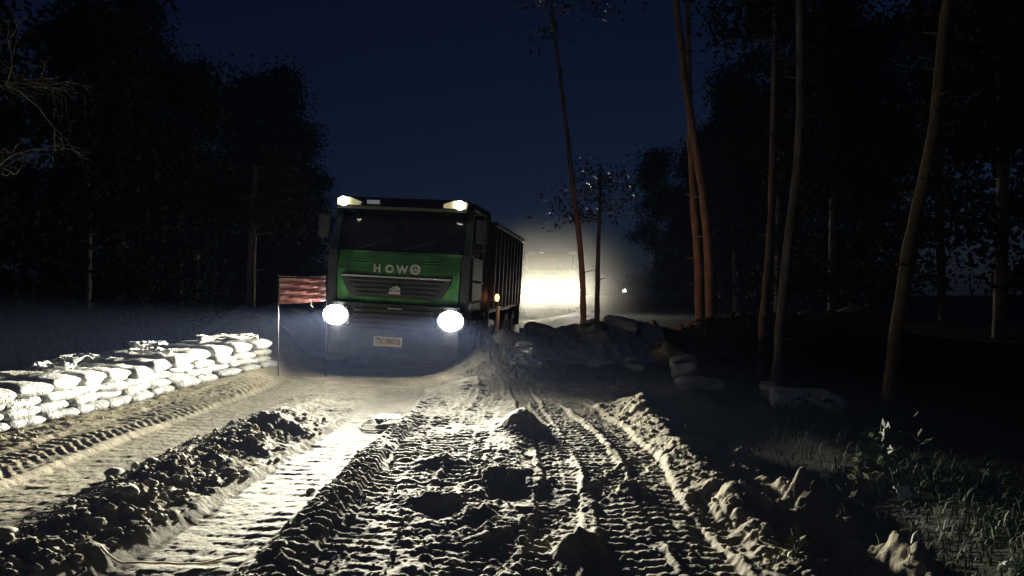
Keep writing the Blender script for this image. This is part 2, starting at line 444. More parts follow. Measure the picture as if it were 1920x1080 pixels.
    # press the wheel tracks in
    for pts, hw, depth, per, amp, slant, pk in TRACKS:
        ys = [p[0] for p in pts]; xs = [p[1] for p in pts]
        yy = np.linspace(ys[0], ys[-1], 200)
        xx = np.interp(yy, ys, xs)
        k = np.hanning(25); k /= k.sum()
        xx = np.convolve(np.pad(xx, 12, mode='edge'), k, mode='valid')
        cx = np.interp(y, yy, xx)
        u = (x-cx+0.03*fbm(x*2, y*2, 100+int(per*1000), 2))/hw
        inside = (1-sm(0.80, 1.08, np.abs(u)))*(1-sm(ys[-1]-0.8, ys[-1], y))*sm(ys[0], ys[0]+0.5, y)
        wear = 0.12+0.88*sm(-0.45, 0.35, fbm(x*2.5, y*1.4, 200+int(per*1000), 3))*(0.7+0.5*fbm(x*9, y*9, 211, 2))
        ph = (y + slant*hw*np.abs(u)*0.5*(1 if slant >= 0 else 1) + slant*hw*u*0.8 + 0.02*vnoise(x*5, y*5, 131))/per
        lug = np.abs(((ph % 1.0)-0.5)*2)
        lug = sm(0.25, 0.75, lug)
        mid = np.where(np.abs(u) < 0.10, 0.35, 1.0)
        base = h*0.45 + 0.55*(h-rough*0.5-cl*lumpy*0.5)
        flat = base*(1-pk*0.5) - depth + amp*0.72*lug*wear*mid + 0.008*fbm(x*14, y*14, 141, 3) + 0.006*fbm(x*36, y*36, 143, 2)
        if pk > 0.3:
            low = 0.05*fbm(x*0.35, y*0.35, 3, 3)
            flat = flat*(1-0.75*min(1, pk*1.4)) + (low-depth*0.6+0.05*(u*u-0.5)*hw + amp*lug*wear + (0.012-0.005*pk)*fbm(x*9, y*9, 171, 4, 0.65))*0.75*min(1, pk*1.4)
        h = h*(1-inside) + flat*inside
        rim = np.exp(-((np.abs(u)-1.15)/0.16)**2)*(1-sm(ys[-1]-0.8, ys[-1], y))*sm(-0.15, 0.3, fbm(x*2.3, y*2.3, 153, 2))
        h = h + rim*(0.008+0.016*patch)*(0.6+0.9*fbm(x*7, y*7, 151, 3))
        packed = packed*(1-inside) + inside*pk*(0.75+0.25*fbm(x*2, y*1.2, 161, 3))
    return h, np.clip(packed, 0, 1)

def ground_z(x, y):
    h = terrain(np.array([x]), np.array([y]))
    return float(h[0][0])

def graded(segs):
    out = [segs[0][0]]
    for a, b, s0, s1 in segs:
        x = a
        while True:
            t = (x-a)/(b-a); st = s0*(s1/s0)**t
            x += st
            if x >= b-st*0.4: break
            out.append(x)
        out.append(b)
    return np.array(out)

def build_ground():
    xs = graded([(-90, -12, 8, 0.5), (-12, -6, 0.5, 0.03), (-6, -3.5, 0.03, 0.013), (-3.5, 1.8, 0.0105, 0.0105), (1.8, 3.6, 0.012, 0.03), (3.6, 12, 0.03, 0.4), (12, 90, 0.5, 8)])
    ys = graded([(-25, 2.5, 5, 0.3), (2.5, 3.6, 0.2, 0.012), (3.6, 7, 0.011, 0.018), (7, 13, 0.018, 0.035), (13, 15.5, 0.035, 0.045), (15.5, 20, 0.06, 0.15), (20, 120, 0.2, 6)])
    X, Y = np.meshgrid(xs, ys)
    Z, P = terrain(X, Y)
    nx, ny = len(xs), len(ys)
    V = np.stack([X, Y, Z], -1).reshape(-1, 3)
    idx = np.arange(nx*ny).reshape(ny, nx)
    F = np.stack([idx[:-1, :-1], idx[:-1, 1:], idx[1:, 1:], idx[1:, :-1]], -1).reshape(-1, 4)
    me = np_mesh('ground', V, F, smooth=True)
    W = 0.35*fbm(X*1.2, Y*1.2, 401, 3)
    veg_shade = np.maximum(sm(6.7, 7.3, -X+W), sm(2.5, 3.1, X+W)*(1-np.exp(-(seg_dist(X, Y, BERM)/1.1)**2)))
    veg_shade = np.maximum(veg_shade, sm(22, 30, Y)*sm(4, 5, np.abs(X)+W))
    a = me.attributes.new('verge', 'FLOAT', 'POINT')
    a.data.foreach_set('value', np.clip(veg_shade, 0, 1).ravel().astype(np.float32))
    a = me.attributes.new('packed', 'FLOAT', 'POINT')
    a.data.foreach_set('value', P.ravel().astype(np.float32))
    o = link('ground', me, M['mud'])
    o['kind'] = 'structure'
    print('ground faces', len(F))
build_ground()

# ------------------------------------------------------------------ headlamp light with a dipped-beam pattern
def beam_light(name, power, radius=0.13, up_leak=0.010, cut=0.035, col=(1.0, 0.95, 0.79)):
    d = bpy.data.lights.new(name, 'POINT')
    d.energy = power; d.shadow_soft_size = radius; d.color = col
    d.use_nodes = True
    nt = d.node_tree; L = nt.links
    em = [n for n in nt.nodes if n.type == 'EMISSION'][0]
    tc = nt.nodes.new('ShaderNodeTexCoord')
    sp = nt.nodes.new('ShaderNodeSeparateXYZ')
    L.new(tc.outputs['Normal'], sp.inputs[0])
    def math_(op, a, b=None, c=None, clamp=False):
        n = nt.nodes.new('ShaderNodeMath'); n.operation = op; n.use_clamp = clamp
        for i, v in enumerate((a, b, c)):
            if v is None: continue
            if hasattr(v, 'links'): L.new(v, n.inputs[i])
            else: n.inputs[i].default_value = v
        return n.outputs[0]
    x, y, z = sp.outputs
    # azimuth: cosine of the angle from straight ahead (-Y)
    hx = math_('SQRT', math_('ADD', math_('MULTIPLY', x, x), math_('MULTIPLY', y, y)))
    ca = math_('DIVIDE', math_('MULTIPLY', y, -1.0), math_('MAXIMUM', hx, 0.001))
    mr = nt.nodes.new('ShaderNodeMapRange'); mr.interpolation_type = 'SMOOTHSTEP'
    mr.inputs[1].default_value = 0.22; mr.inputs[2].default_value = 0.90; mr.inputs[3].default_value = 0.0; mr.inputs[4].default_value = 1.0
    # dipped beams throw further to the kerb side (the truck's right)
    ca = math_('SUBTRACT', ca, math_('MULTIPLY', math_('DIVIDE', x, math_('MAXIMUM', hx, 0.001)), 0.38))
    L.new(ca, mr.inputs[0])
    down = math_('MAXIMUM', math_('MULTIPLY', z, -1.0), 0.02)
    v = math_('POWER', math_('MINIMUM', math_('DIVIDE', 0.15, down), 1.0), 3.1)
    up = nt.nodes.new('ShaderNodeMapRange'); up.interpolation_type = 'SMOOTHSTEP'
    up.inputs[1].default_value = -0.02; up.inputs[2].default_value = cut; up.inputs[3].default_value = 1.0; up.inputs[4].default_value = up_leak
    L.new(z, up.inputs[0])
    I = math_('MULTIPLY', math_('MULTIPLY', v, up.outputs[0]), mr.outputs[0])
    L.new(I, em.inputs['Strength'])
    return d

# ------------------------------------------------------------------ lettering
def text_mesh(name, s, size, depth):
    cu = bpy.data.curves.new(name, 'FONT')
    cu.body = s; cu.size = size; cu.extrude = depth; cu.align_x = 'CENTER'; cu.align_y = 'CENTER'
    cu.offset = size*0.025
    if depth > 0.005: cu.bevel_depth = 0.003; cu.bevel_resolution = 1
    o = bpy.data.objects.new('tmp_text', cu)
    COL.objects.link(o)
    dg = bpy.context.evaluated_depsgraph_get()
    me = bpy.data.meshes.new_from_object(o.evaluated_get(dg))
    bpy.data.objects.remove(o)
    me.name = name
    return me

# ------------------------------------------------------------------ the dump truck (front faces -Y, x to the picture's right)
def make_wheel(parent, x, y, r=0.54, w=0.30, side=1):
    bm = bmesh.new()
    prof = [(-w/2, r*0.62), (-w/2, r*0.93), (-w/2*0.8, r), (w/2*0.8, r), (w/2, r*0.93), (w/2, r*0.62)]
    n = 36
    rings = []
    for i in range(n):
        a = 2*math.pi*i/n
        rr = 1.0 if i % 2 else 0.965
        rings.append([bm.verts.new((px, math.cos(a)*pr*(rr if pr > r*0.95 else 1), math.sin(a)*pr*(rr if pr > r*0.95 else 1))) for px, pr in prof])
    for i in range(n):
        A, Bq = rings[i], rings[(i+1) % n]
        for k in range(len(prof)):
            k2 = (k+1) % len(prof)
            bm.faces.new((A[k], A[k2], Bq[k2], Bq[k]))
    wh = bm_obj('wheel', bm, M['tyre'], parent, loc=(x, y, r))
    bm = bmesh.new()
    cyl(bm, (0, 0, 0), r*0.62, w*0.86, 'X', 28)
    cyl(bm, (side*w*0.42, 0, 0), r*0.28, w*0.25, 'X', 16)
    for k in range(10):
        a = 2*math.pi*k/10
        cyl(bm, (side*w*0.45, math.cos(a)*r*0.42, math.sin(a)*r*0.42), 0.022, 0.05, 'X', 6)
    bm_obj('rim', bm, M['rim'], wh)
    return wh

def make_truck(name):
    T = empty(name)
    # chassis, axles, wheels
    bm = bmesh.new()
    for s in (-1, 1): box(bm, (s*0.42, 4.1, 0.92), (0.09, 7.4, 0.28))
    for yy in (1.45, 5.35, 6.75): cyl(bm, (0, yy, 0.54), 0.09, 2.0, 'X', 12)
    for yy in (2.6, 4.2, 6.0, 7.6): box(bm, (0, yy, 0.92), (0.84, 0.12, 0.2))
    bm_obj('chassis', bm, M['black'], T)
    for s in (-1, 1):
        make_wheel(T, s*1.08, 1.45, side=s)
        for yy in (5.35, 6.75): make_wheel(T, s*0.98, yy, w=0.5, side=s)
    # cab shell built of plates so that one can look in through the windscreen
    prof = [(0.16, 1.22), (2.2, 1.22), (2.2, 3.0), (2.1, 3.12), (0.42, 3.12), (0.16, 2.22)]
    cab = empty('cab'); cab.parent = T
    bm = bmesh.new()
    box(bm, (0, 2.17, 2.15), (2.42, 0.06, 1.86))                       # back
    prism(bm, [(0.38, 3.00), (2.2, 3.00), (2.15, 3.14), (0.46, 3.13)], 'X', -1.23, 1.23)   # roof
    box(bm, (0, 1.2, 1.25), (2.42, 2.0, 0.08))                         # floor
    for s in (-1, 1):
        prism(bm, [(0.2, 1.24), (2.18, 1.24), (2.18, 2.15), (0.2, 2.15)], 'X', s*1.19, s*1.24)    # lower side
        prism(bm, [(0.12, 2.15), (0.24, 2.15), (0.48, 3.02), (0.36, 3.02)], 'X', s*1.12, s*1.22)   # A pillar
        prism(bm, [(1.35, 2.15), (2.18, 2.15), (2.18, 3.02), (1.35, 3.02)], 'X', s*1.19, s*1.24)   # rear side
    shell = bm_obj('shell', bm, M['cab_shaded'], cab, bevel=0.012, seg=1)
    for s in (-1, 1):
        bm = bmesh.new()
        prism(bm, [(0.32, 1.42), (1.28, 1.42), (1.28, 2.17), (0.28, 2.17)], 'X', s*1.242, s*1.262)
        dr = bm_obj('door', bm, M['cab_shaded'], cab, bevel=0.008, seg=1)
        B('door_handle', (s*1.28, 1.12, 1.75), (0.03, 0.16, 0.04), M['dark_plastic'], dr, bevel=0.008)
        bm = bmesh.new()
        prism(bm, [(0.30, 2.18), (1.30, 2.18), (1.30, 2.96), (0.50, 2.96)], 'X', s*1.205, s*1.212)
        bm_obj('side_window', bm, M['glass'], cab)
    # windscreen
    bm = bmesh.new()
    xs = np.linspace(-1.13, 1.13, 13)
    def wy(x, z): return 0.13 + (z-2.2)*0.30 + 0.07*(x/1.13)**4
    vs = [[bm.verts.new((x, wy(x, z), z)) for x in xs] for z in (2.23, 2.5, 2.75, 2.99)]
    for j in range(3):
        for i in range(12): bm.faces.new((vs[j][i], vs[j][i+1], vs[j+1][i+1], vs[j+1][i]))
    bm_obj('windscreen', bm, M['glass'], cab, smooth=True)
    bm = bmesh.new()
    for x0, lean in ((-0.75, 0.55), (0.05, 0.55)):
        a = Vector((x0, wy(x0, 2.24)-0.03, 2.24)); b = Vector((x0+lean, wy(x0+lean, 2.42)-0.025, 2.42))
        c = (a+b)/2; L_ = (b-a).length
        box(bm, c, (L_, 0.015, 0.018), (0, -math.atan2(b.z-a.z, b.x-a.x), 0))
    bm_obj('wiper', bm, M['dark_plastic'], cab)
    # interior
    it = B('dashboard', (0, 0.50, 2.10), (2.3, 0.5, 0.22), M['seat'], cab, bevel=0.05)
    for s in (-1, 1):
        bm = bmesh.new(); box(bm, (s*0.62, 1.35, 1.75), (0.55, 0.55, 0.2)); box(bm, (s*0.62, 1.66, 2.2), (0.52, 0.16, 0.8))
        box(bm, (s*0.62, 1.68, 2.68), (0.28, 0.1, 0.2))
        bm_obj('seat', bm, M['seat'], cab, bevel=0.04)
    bm = bmesh.new()
    mw = Matrix.Translation((0.62, 0.86, 2.2)) @ Euler((R(-55), 0, 0)).to_matrix().to_4x4()
    n = 24; ring = []
    for i in range(n):
        a = 2*math.pi*i/n; rr = []
        for j in range(6):
            b = 2*math.pi*j/6; q = 0.23+0.016*math.cos(b)
            rr.append(bm.verts.new(mw @ Vector((q*math.cos(a), q*math.sin(a), 0.016*math.sin(b)))))
        ring.append(rr)
    for i in range(n):
        for j in range(6): bm.faces.new((ring[i][j], ring[i][(j+1) % 6], ring[(i+1) % n][(j+1) % 6], ring[(i+1) % n][j]))
    bmesh.ops.create_cube(bm, size=1, matrix=mw @ Matrix.Diagonal((0.42, 0.04, 0.02, 1)))
    bm_obj('steering_wheel', bm, M['black'], cab, smooth=True)
    B('paper', (0.72, 0.34, 2.215), (0.34, 0.16, 0.012), M['paper'], it, rot=(R(14), 0, R(8)))
    B('paper', (0.90, 0.36, 2.25), (0.2, 0.14, 0.012), M['paper'], it, rot=(R(28), 0, R(-15)))
    bm = bmesh.new()
    bmesh.ops.create_icosphere(bm, subdivisions=2, radius=0.06, matrix=Matrix.Translation((0.0, 0.52, 2.76)) @ Matrix.Diagonal((1.3, 0.6, 0.9, 1)))
    cyl(bm, (0.0, 0.52, 2.64), 0.018, 0.2, 'Z', 8, 0.03); cyl(bm, (0, 0.52, 2.88), 0.004, 0.18, 'Z', 5)
    bm_obj('hanging_ornament', bm, M['red_toy'], cab, smooth=True)
    # sun visor with its lamps
    vis = empty('sun_visor'); vis.parent = T
    bm = bmesh.new()
    prism(bm, [(0.10, 2.98), (0.13, 2.93), (0.42, 3.06), (0.42, 3.15), (0.30, 3.16)], 'X', -1.14, 1.14)
    bm_obj('visor_shade', bm, M['dark_plastic'], vis, bevel=0.01)
    for s in (-1, 1):
        bm = bmesh.new(); prism(bm, [(s*1.13, 2.985), (s*1.13, 3.10), (s*0.92, 3.125), (s*0.74, 3.06), (s*0.74, 3.0)], 'Y', 0.06, 0.22)
        bm_obj('roof_lamp', bm, M['lamp_lens'], vis, bevel=0.015)
        bm = bmesh.new(); cyl(bm, (s*1.02, 0.055, 3.05), 0.078, 0.05, 'Y', 20)
        bm_obj('lamp_glow', bm, M['roof_lamp'], vis, smooth=False)
    bm = bmesh.new(); box(bm, (-0.50, 0.10, 3.055), (0.23, 0.03, 0.07))
    bm_obj('visor_label', bm, M['label_lit'] , vis, bevel=0.01)  # small label on the visor, its lit look given by a faint glow
    # green nose
    nose = empty('front_panel'); nose.parent = T
    bm = bmesh.new()
    def ny(x): return 0.0 + 0.10*(abs(x)/1.1)**3
    xs = np.linspace(-1.08, 1.08, 25)
    zs = [1.31, 1.36, 1.40, 1.84, 1.88, 2.00, 2.16, 2.21]
    def off(z): return {1.31: 0.05, 1.36: 0.0, 1.40: 0.0, 1.84: 0.0, 1.88: 0.0, 2.00: 0.02, 2.16: 0.07, 2.21: 0.11}[z]
    vs = [[bm.verts.new((x*(1.0 if z > 1.45 else 0.985), ny(x)+off(z), z)) for x in xs] for z in zs]
    for j in range(len(zs)-1):
        for i in range(24): bm.faces.new((vs[j][i], vs[j][i+1], vs[j+1][i+1], vs[j+1][i]))
    # side returns
    ext = bmesh.ops.extrude_face_region(bm, geom=list(bm.faces))
    bmesh.ops.translate(bm, vec=(0, 0.06, 0), verts=[v for v in ext['geom'] if isinstance(v, bmesh.types.BMVert)])
    bm_obj('nose_sheet', bm, M['green'], nose, smooth=False)
    for s in (-1, 1):
        for k in range(3):
            bm = bmesh.new()
            z = 2.00+k*0.045; x0 = s*(0.60-0.03*k)
            box(bm, (x0, ny(x0)+off(2.00)+(z-2.0)*0.3-0.006, z), (0.42, 0.035, 0.016), (R(15), 0, 0))
            bm_obj('louvre', bm, M['green'], nose, bevel=0.004)
        bm = bmesh.new()
        prism(bm, [(s*1.09, 1.0), (s*1.25, 1.0), (s*1.25, 2.2), (s*1.10, 2.2)], 'Y', 0.10, 0.38)
        bm_obj('corner_deflector', bm, M['dark_plastic'], nose, bevel=0.03)
        B('bonnet_catch', (s*1.0, ny(1.0)-0.0, 1.9), (0.09, 0.05, 0.03), M['dark_plastic'], nose, bevel=0.008)
    # grille
    gr = empty('grille'); gr.parent = T
    bm = bmesh.new()
    prism(bm, [(-0.97, 1.80), (0.97, 1.80), (0.90, 1.60), (0.80, 1.45), (0.68, 1.41), (-0.68, 1.41), (-0.80, 1.45), (-0.90, 1.60)], 'Y', -0.03, 0.06)
    bm_obj('grille_surround', bm, M['dark_plastic'], gr, bevel=0.01)
    for k in range(4):
        hw = 0.88-0.055*k
        B('slat', (0, -0.040, 1.70-k*0.075), (hw*1.9, 0.03, 0.035), M['dark_plastic'], gr, bevel=0.008)
    B('chrome_strip', (0, -0.05, 1.765), (1.9, 0.035, 0.022), M['letter_metal'], gr, bevel=0.006)
    # maker's mark on the grille: bar, peak and roof line
    em = empty('grille_emblem'); em.parent = gr
    bm = bmesh.new()
    prism(bm, [(-0.105, 1.475), (0.105, 1.475), (0.095, 1.525), (-0.095, 1.525)], 'Y', -0.085, -0.058)
    prism(bm, [(-0.072, 1.535), (0.072, 1.535), (0.0, 1.585)], 'Y', -0.085, -0.058)
    prism(bm, [(-0.098, 1.535), (-0.086, 1.560), (-0.01, 1.612), (0.05, 1.612), (0.095, 1.58), (0.098, 1.535), (0.085, 1.535), (0.0, 1.597)], 'Y', -0.085, -0.058)
    bm_obj('mark', bm, M['letter_metal'], em, bevel=0.003, seg=1)
    # chrome letters on the nose
    for ch, x in (('H', -0.34), ('O', -0.12), ('W', 0.10)):
        me = text_mesh('letter', ch, 0.185, 0.012)
        link('letter', me, M['letter_metal'], nose, (x, -0.012, 1.90), (R(90), 0, 0))
    me = text_mesh('letter', 'O', 0.23, 0.012)
    lo = link('letter', me, M['letter_metal'], nose, (0.325, -0.012, 1.905), (R(90), 0, 0))
    bm = bmesh.new()
    prism(bm, [(-0.06, -0.012), (-0.03, 0.012), (0.0, 0.045), (0.03, 0.012), (0.06, -0.012), (0.02, -0.022), (-0.02, -0.022)], 'Y', -0.014, 0.01)
    bm_obj('star', bm, M['letter_metal'], nose, loc=(0.325, -0.012, 1.905))
    B('badge_bar', (0.325, -0.012, 2.01), (0.08, 0.02, 0.018), M['chrome'], nose)
    B('badge_foot', (0.325, -0.012, 1.795), (0.04, 0.02, 0.03), M['chrome'], nose)
    # bumper
    bu = empty('bumper'); bu.parent = T
    bm = bmesh.new()
    prism(bm, [(-1.25, 0.22), (-1.13, -0.05), (-0.9, -0.12), (0.9, -0.12), (1.13, -0.05), (1.25, 0.22), (1.25, 0.5), (-1.25, 0.5)], 'Z', 0.40, 0.88)
    bm_obj('bumper_bar', bm, M['mud_plastic'], bu, bevel=0.03)
    bm = bmesh.new()
    prism(bm, [(-1.24, 0.25), (-1.12, -0.02), (-0.9, -0.08), (0.9, -0.08), (1.12, -0.02), (1.24, 0.25), (1.24, 0.5), (-1.24, 0.5)], 'Z', 0.885, 1.30)
    bm_obj('bumper_top', bm, M['dark_plastic'], bu, bevel=0.02)
    for k in range(4):
        B('bumper_slat', (0, -0.10, 0.94+k*0.085), (1.36, 0.05, 0.045), M['mud_plastic'], bu, bevel=0.012)
    B('step_plate', (0.04, -0.13, 1.235), (0.24, 0.03, 0.022), M['chrome'], bu, bevel=0.006)
    for s in (-1, 1):
        B('fog_lamp', (s*0.88, -0.125, 0.63), (0.24, 0.04, 0.12), M['mud_plastic'], bu, bevel=0.015)
        bm = bmesh.new(); box(bm, (s*0.34, -0.13, 0.52), (0.3, 0.03, 0.05)); bm_obj('bumper_slot', bm, M['black'], bu)
    B('tow_cover', (0.02, -0.13, 0.80), (0.16, 0.03, 0.07), M['dark_plastic'], bu, bevel=0.01)
    # headlights
    for s in (-1, 1):
        h = empty('headlight'); h.parent = T
        bm = bmesh.new()
        prism(bm, [(s*0.76, 0.93), (s*1.20, 0.93), (s*1.23, 1.05), (s*1.19, 1.23), (s*0.80, 1.23), (s*0.75, 1.1)], 'Y', -0.12, 0.0)
        bm_obj('headlight_housing', bm, M['chrome'], h, bevel=0.02)
        bm = bmesh.new()
        bmesh.ops.create_uvsphere(bm, u_segments=24, v_segments=12, radius=1, matrix=Matrix.Translation((s*1.0, -0.125, 1.075)) @ Matrix.Diagonal((0.215, 0.05, 0.17, 1)))
        bm_obj('lens', bm, M['lamp_on'], h, smooth=True)
        lo = bpy.data.objects.new('beam', BEAM); COL.objects.link(lo); lo.parent = T
        lo.location = (s*1.0, -0.27, 1.075)
    # licence plate
    pl = empty('licence_plate'); pl.parent = T
    B('plate_sheet', (-0.05, -0.145, 0.665), (0.48, 0.02, 0.16), M['plate'], pl, bevel=0.006)
    bm = bmesh.new()
    for c, s_ in (((-0.05, -0.158, 0.738), (0.48, 0.012, 0.012)), ((-0.05, -0.158, 0.592), (0.48, 0.012, 0.012)), ((-0.284, -0.158, 0.665), (0.012, 0.012, 0.134)), ((0.184, -0.158, 0.665), (0.012, 0.012, 0.134))):
        box(bm, c, s_)
    bm_obj('plate_rim', bm, M['white_strip'], pl)
    me = text_mesh('plate_text', '豫C·90532', 0.108, 0.003)
    w = max(v.co.x for v in me.vertices)-min(v.co.x for v in me.vertices)
    t = link('plate_text', me, M['plate_text'], pl, (-0.05, -0.158, 0.668), (R(90), 0, 0))
    t.scale = (0.43/w, 1.15, 1)
    # mirrors
    for s in (-1, 1):
        mr = empty('mirror'); mr.parent = T
        bm = bmesh.new()
        box(bm, (s*1.34, 0.28, 2.92), (0.22, 0.03, 0.03)); box(bm, (s*1.34, 0.28, 2.30), (0.22, 0.03, 0.03))
        box(bm, (s*1.44, 0.27, 2.61), (0.03, 0.03, 0.64))
        bm_obj('mirror_arm', bm, M['dark_plastic'], mr)
        B('mirror_head', (s*1.40, 0.20, 2.62), (0.20, 0.09, 0.42), M['dark_plastic'], mr, bevel=0.035)
        B('mirror_glass', (s*1.40, 0.262, 2.62), (0.16, 0.006, 0.36), M['chrome'], mr)
    # front mudguards, steps, marker lamp
    for s in (-1, 1):
        bm = bmesh.new()
        n = 14
        for i in range(n):
            a0 = math.pi*(0.02+0.96*i/n); a1 = math.pi*(0.02+0.96*(i+1)/n)
            r1 = 0.62
            vs4 = []
            for a in (a0, a1):
                for xx in (s*0.88, s*1.27):
                    vs4.append(bm.verts.new((xx, 1.45+r1*math.cos(a), 0.54+r1*math.sin(a))))
            bm.faces.new((vs4[0], vs4[1], vs4[3], vs4[2]))
        bmesh.ops.remove_doubles(bm, verts=bm.verts, dist=1e-4)
        e = bmesh.ops.extrude_face_region(bm, geom=list(bm.faces))
        bmesh.ops.scale(bm, vec=(1, 1.05, 1.05), verts=[v for v in e['geom'] if isinstance(v, bmesh.types.BMVert)], space=Matrix.Translation((0, -1.45, -0.54)))
        bm_obj('mudguard', bm, M['mud_plastic'], T, smooth=False)
        for k in range(3):
            B('step', (s*1.22, 0.62, 0.50+k*0.27), (0.12, 0.34, 0.035), M['rim'], T, bevel=0.008)
    # things on the side behind the cab
    bm = bmesh.new(); cyl(bm, (-1.0, 3.55, 0.82), 0.30, 1.2, 'Y', 20); bm_obj('fuel_tank', bm, M['rim'], T, smooth=False)
    bm = bmesh.new(); cyl(bm, (1.02, 3.3, 0.85), 0.16, 0.9, 'Y', 16); cyl(bm, (1.02, 3.3, 0.5), 0.14, 0.9, 'Y', 16); bm_obj('air_tank', bm, M['dark_plastic'], T)
    bm = bmesh.new()
    box(bm, (1.22, 2.45, 1.08), (0.05, 0.05, 0.66)); box(bm, (1.30, 2.45, 1.40), (0.26, 0.04, 0.04)); box(bm, (1.22, 2.45, 0.72), (0.16, 0.06, 0.05))
    bm_obj('side_bracket', bm, M['rim'], T, bevel=0.008)
    bm = bmesh.new(); bmesh.ops.create_uvsphere(bm, u_segments=12, v_segments=8, radius=1, matrix=Matrix.Translation((1.40, 2.42, 1.46)) @ Matrix.Diagonal((0.045, 0.05, 0.075, 1)))
    bm_obj('side_marker_lamp', bm, M['orange_lamp'], T, smooth=True)
    lo = bpy.data.objects.new('marker_light', MARKER); COL.objects.link(lo); lo.parent = T; lo.location = (1.50, 2.42, 1.50); lo.rotation_euler = (0, R(-78), R(28))
    B('reflective_strip', (1.36, 2.9, 0.98), (0.075, 0.03, 0.60), M['white_strip'], T, bevel=0.006)
    bm = bmesh.new()
    for k in range(5): box(bm, (1.27+0.012*(k % 2), 2.45, 0.48+k*0.075), (0.07, 0.035, 0.035), (0, R(40*(k % 2)-20), 0))
    bm_obj('chain', bm, M['rim'], T, bevel=0.008)
    # tipper body
    bd = empty('tipper_body'); bd.parent = T
    y0, y1, zt, zb = 2.55, 7.75, 2.92, 1.18
    for s in (-1, 1):
        B('side_wall', (s*1.22, (y0+y1)/2, (zt+zb)/2), (0.05, y1-y0, zt-zb), M['steel'], bd, bevel=0.01)
        for k in range(9):
            B('rib', (s*1.265, y0+0.15+k*(y1-y0-0.3)/8, (zt+zb)/2), (0.07, 0.10, zt-zb-0.08), M['steel'], bd, bevel=0.015)
        B('top_rail', (s*1.25, (y0+y1)/2, zt+0.03), (0.14, y1-y0+0.04, 0.09), M['steel'], bd, bevel=0.02)
        bm = bmesh.new()
        for k in range(16): box(bm, (s*1.25, y0+0.25+k*0.32, zt+0.09), (0.05, 0.04, 0.035))
        bm_obj('tarpaulin_hooks', bm, M['white_strip'], bd, bevel=0.008)
    B('headboard', (0, y0+0.03, (zt+zb)/2+0.02), (2.38, 0.06, zt-zb), M['steel'], bd, bevel=0.01)
    for k in range(5): B('headboard_rib', (-1.0+k*0.5, y0-0.03, (zt+zb)/2), (0.09, 0.055, zt-zb-0.1), M['steel'], bd, bevel=0.012)
    B('tailgate', (0, y1-0.03, (zt+zb)/2), (2.38, 0.06, zt-zb-0.04), M['steel'], bd, bevel=0.01)
    B('body_floor', (0, (y0+y1)/2, zb), (2.4, y1-y0-0.1, 0.10), M['steel'], bd)
    bm = bmesh.new(); box(bm, (1.13, y1-0.1, 1.0), (0.3, 0.04, 0.7)); box(bm, (-1.13, y1-0.1, 1.0), (0.3, 0.04, 0.7)); box(bm, (0, y1-0.08, 0.75), (2.3, 0.08, 0.12))
    bm_obj('rear_guard', bm, M['black'], T)
    return T

M['label_lit'] = mat('lit_label', (0.5, 0.55, 0.55), 0.35, emis=(0.5, 0.62, 0.75), estr=0.10)
BEAM = beam_light('headlamp_beam', HEADLAMP_W)
MARKER = bpy.data.lights.new('marker_light', 'SPOT')
MARKER.spot_size = R(150); MARKER.spot_blend = 0.6; MARKER.energy = 95; MARKER.color = (1.0, 0.5, 0.25); MARKER.shadow_soft_size = 0.05
TRUCK_YAW = -7.0
truck = make_truck('dump_truck')
tag(truck, 'green-nosed dump truck with dazzling headlights and a yellow licence plate on the muddy road', 'dump truck')
truck.location = (-2.18, 13.35, -0.06)
truck.scale = (1.06, 1.06, 1.05)
truck.rotation_euler = (0, R(3.0), R(TRUCK_YAW))

truck2 = copy_tree(truck)
tag(truck2, 'far dump truck behind the first one, its two headlights glaring through pale dust', 'dump truck')
truck2.location = (2.02, 37.0, 0.16)
truck2.rotation_euler = (0, 0, R(2))
BEAM2 = beam_light('far_headlamp_beam', 1500, up_leak=0.50, cut=0.45)
for ch in truck2.children:
    if ch.type == 'LIGHT' and ch.data == BEAM: ch.data = BEAM2
    for g in list(ch.children):
        if g.name.startswith('lens'):
            g.data = g.data.copy(); g.data.materials[0] = M['far_lamp_on']
        if g.name.startswith('lamp_glow'): bpy.data.objects.remove(g)
        elif g.name.startswith('roof_lamp'): g.data = g.data.copy(); g.data.materials[0] = M['rim']

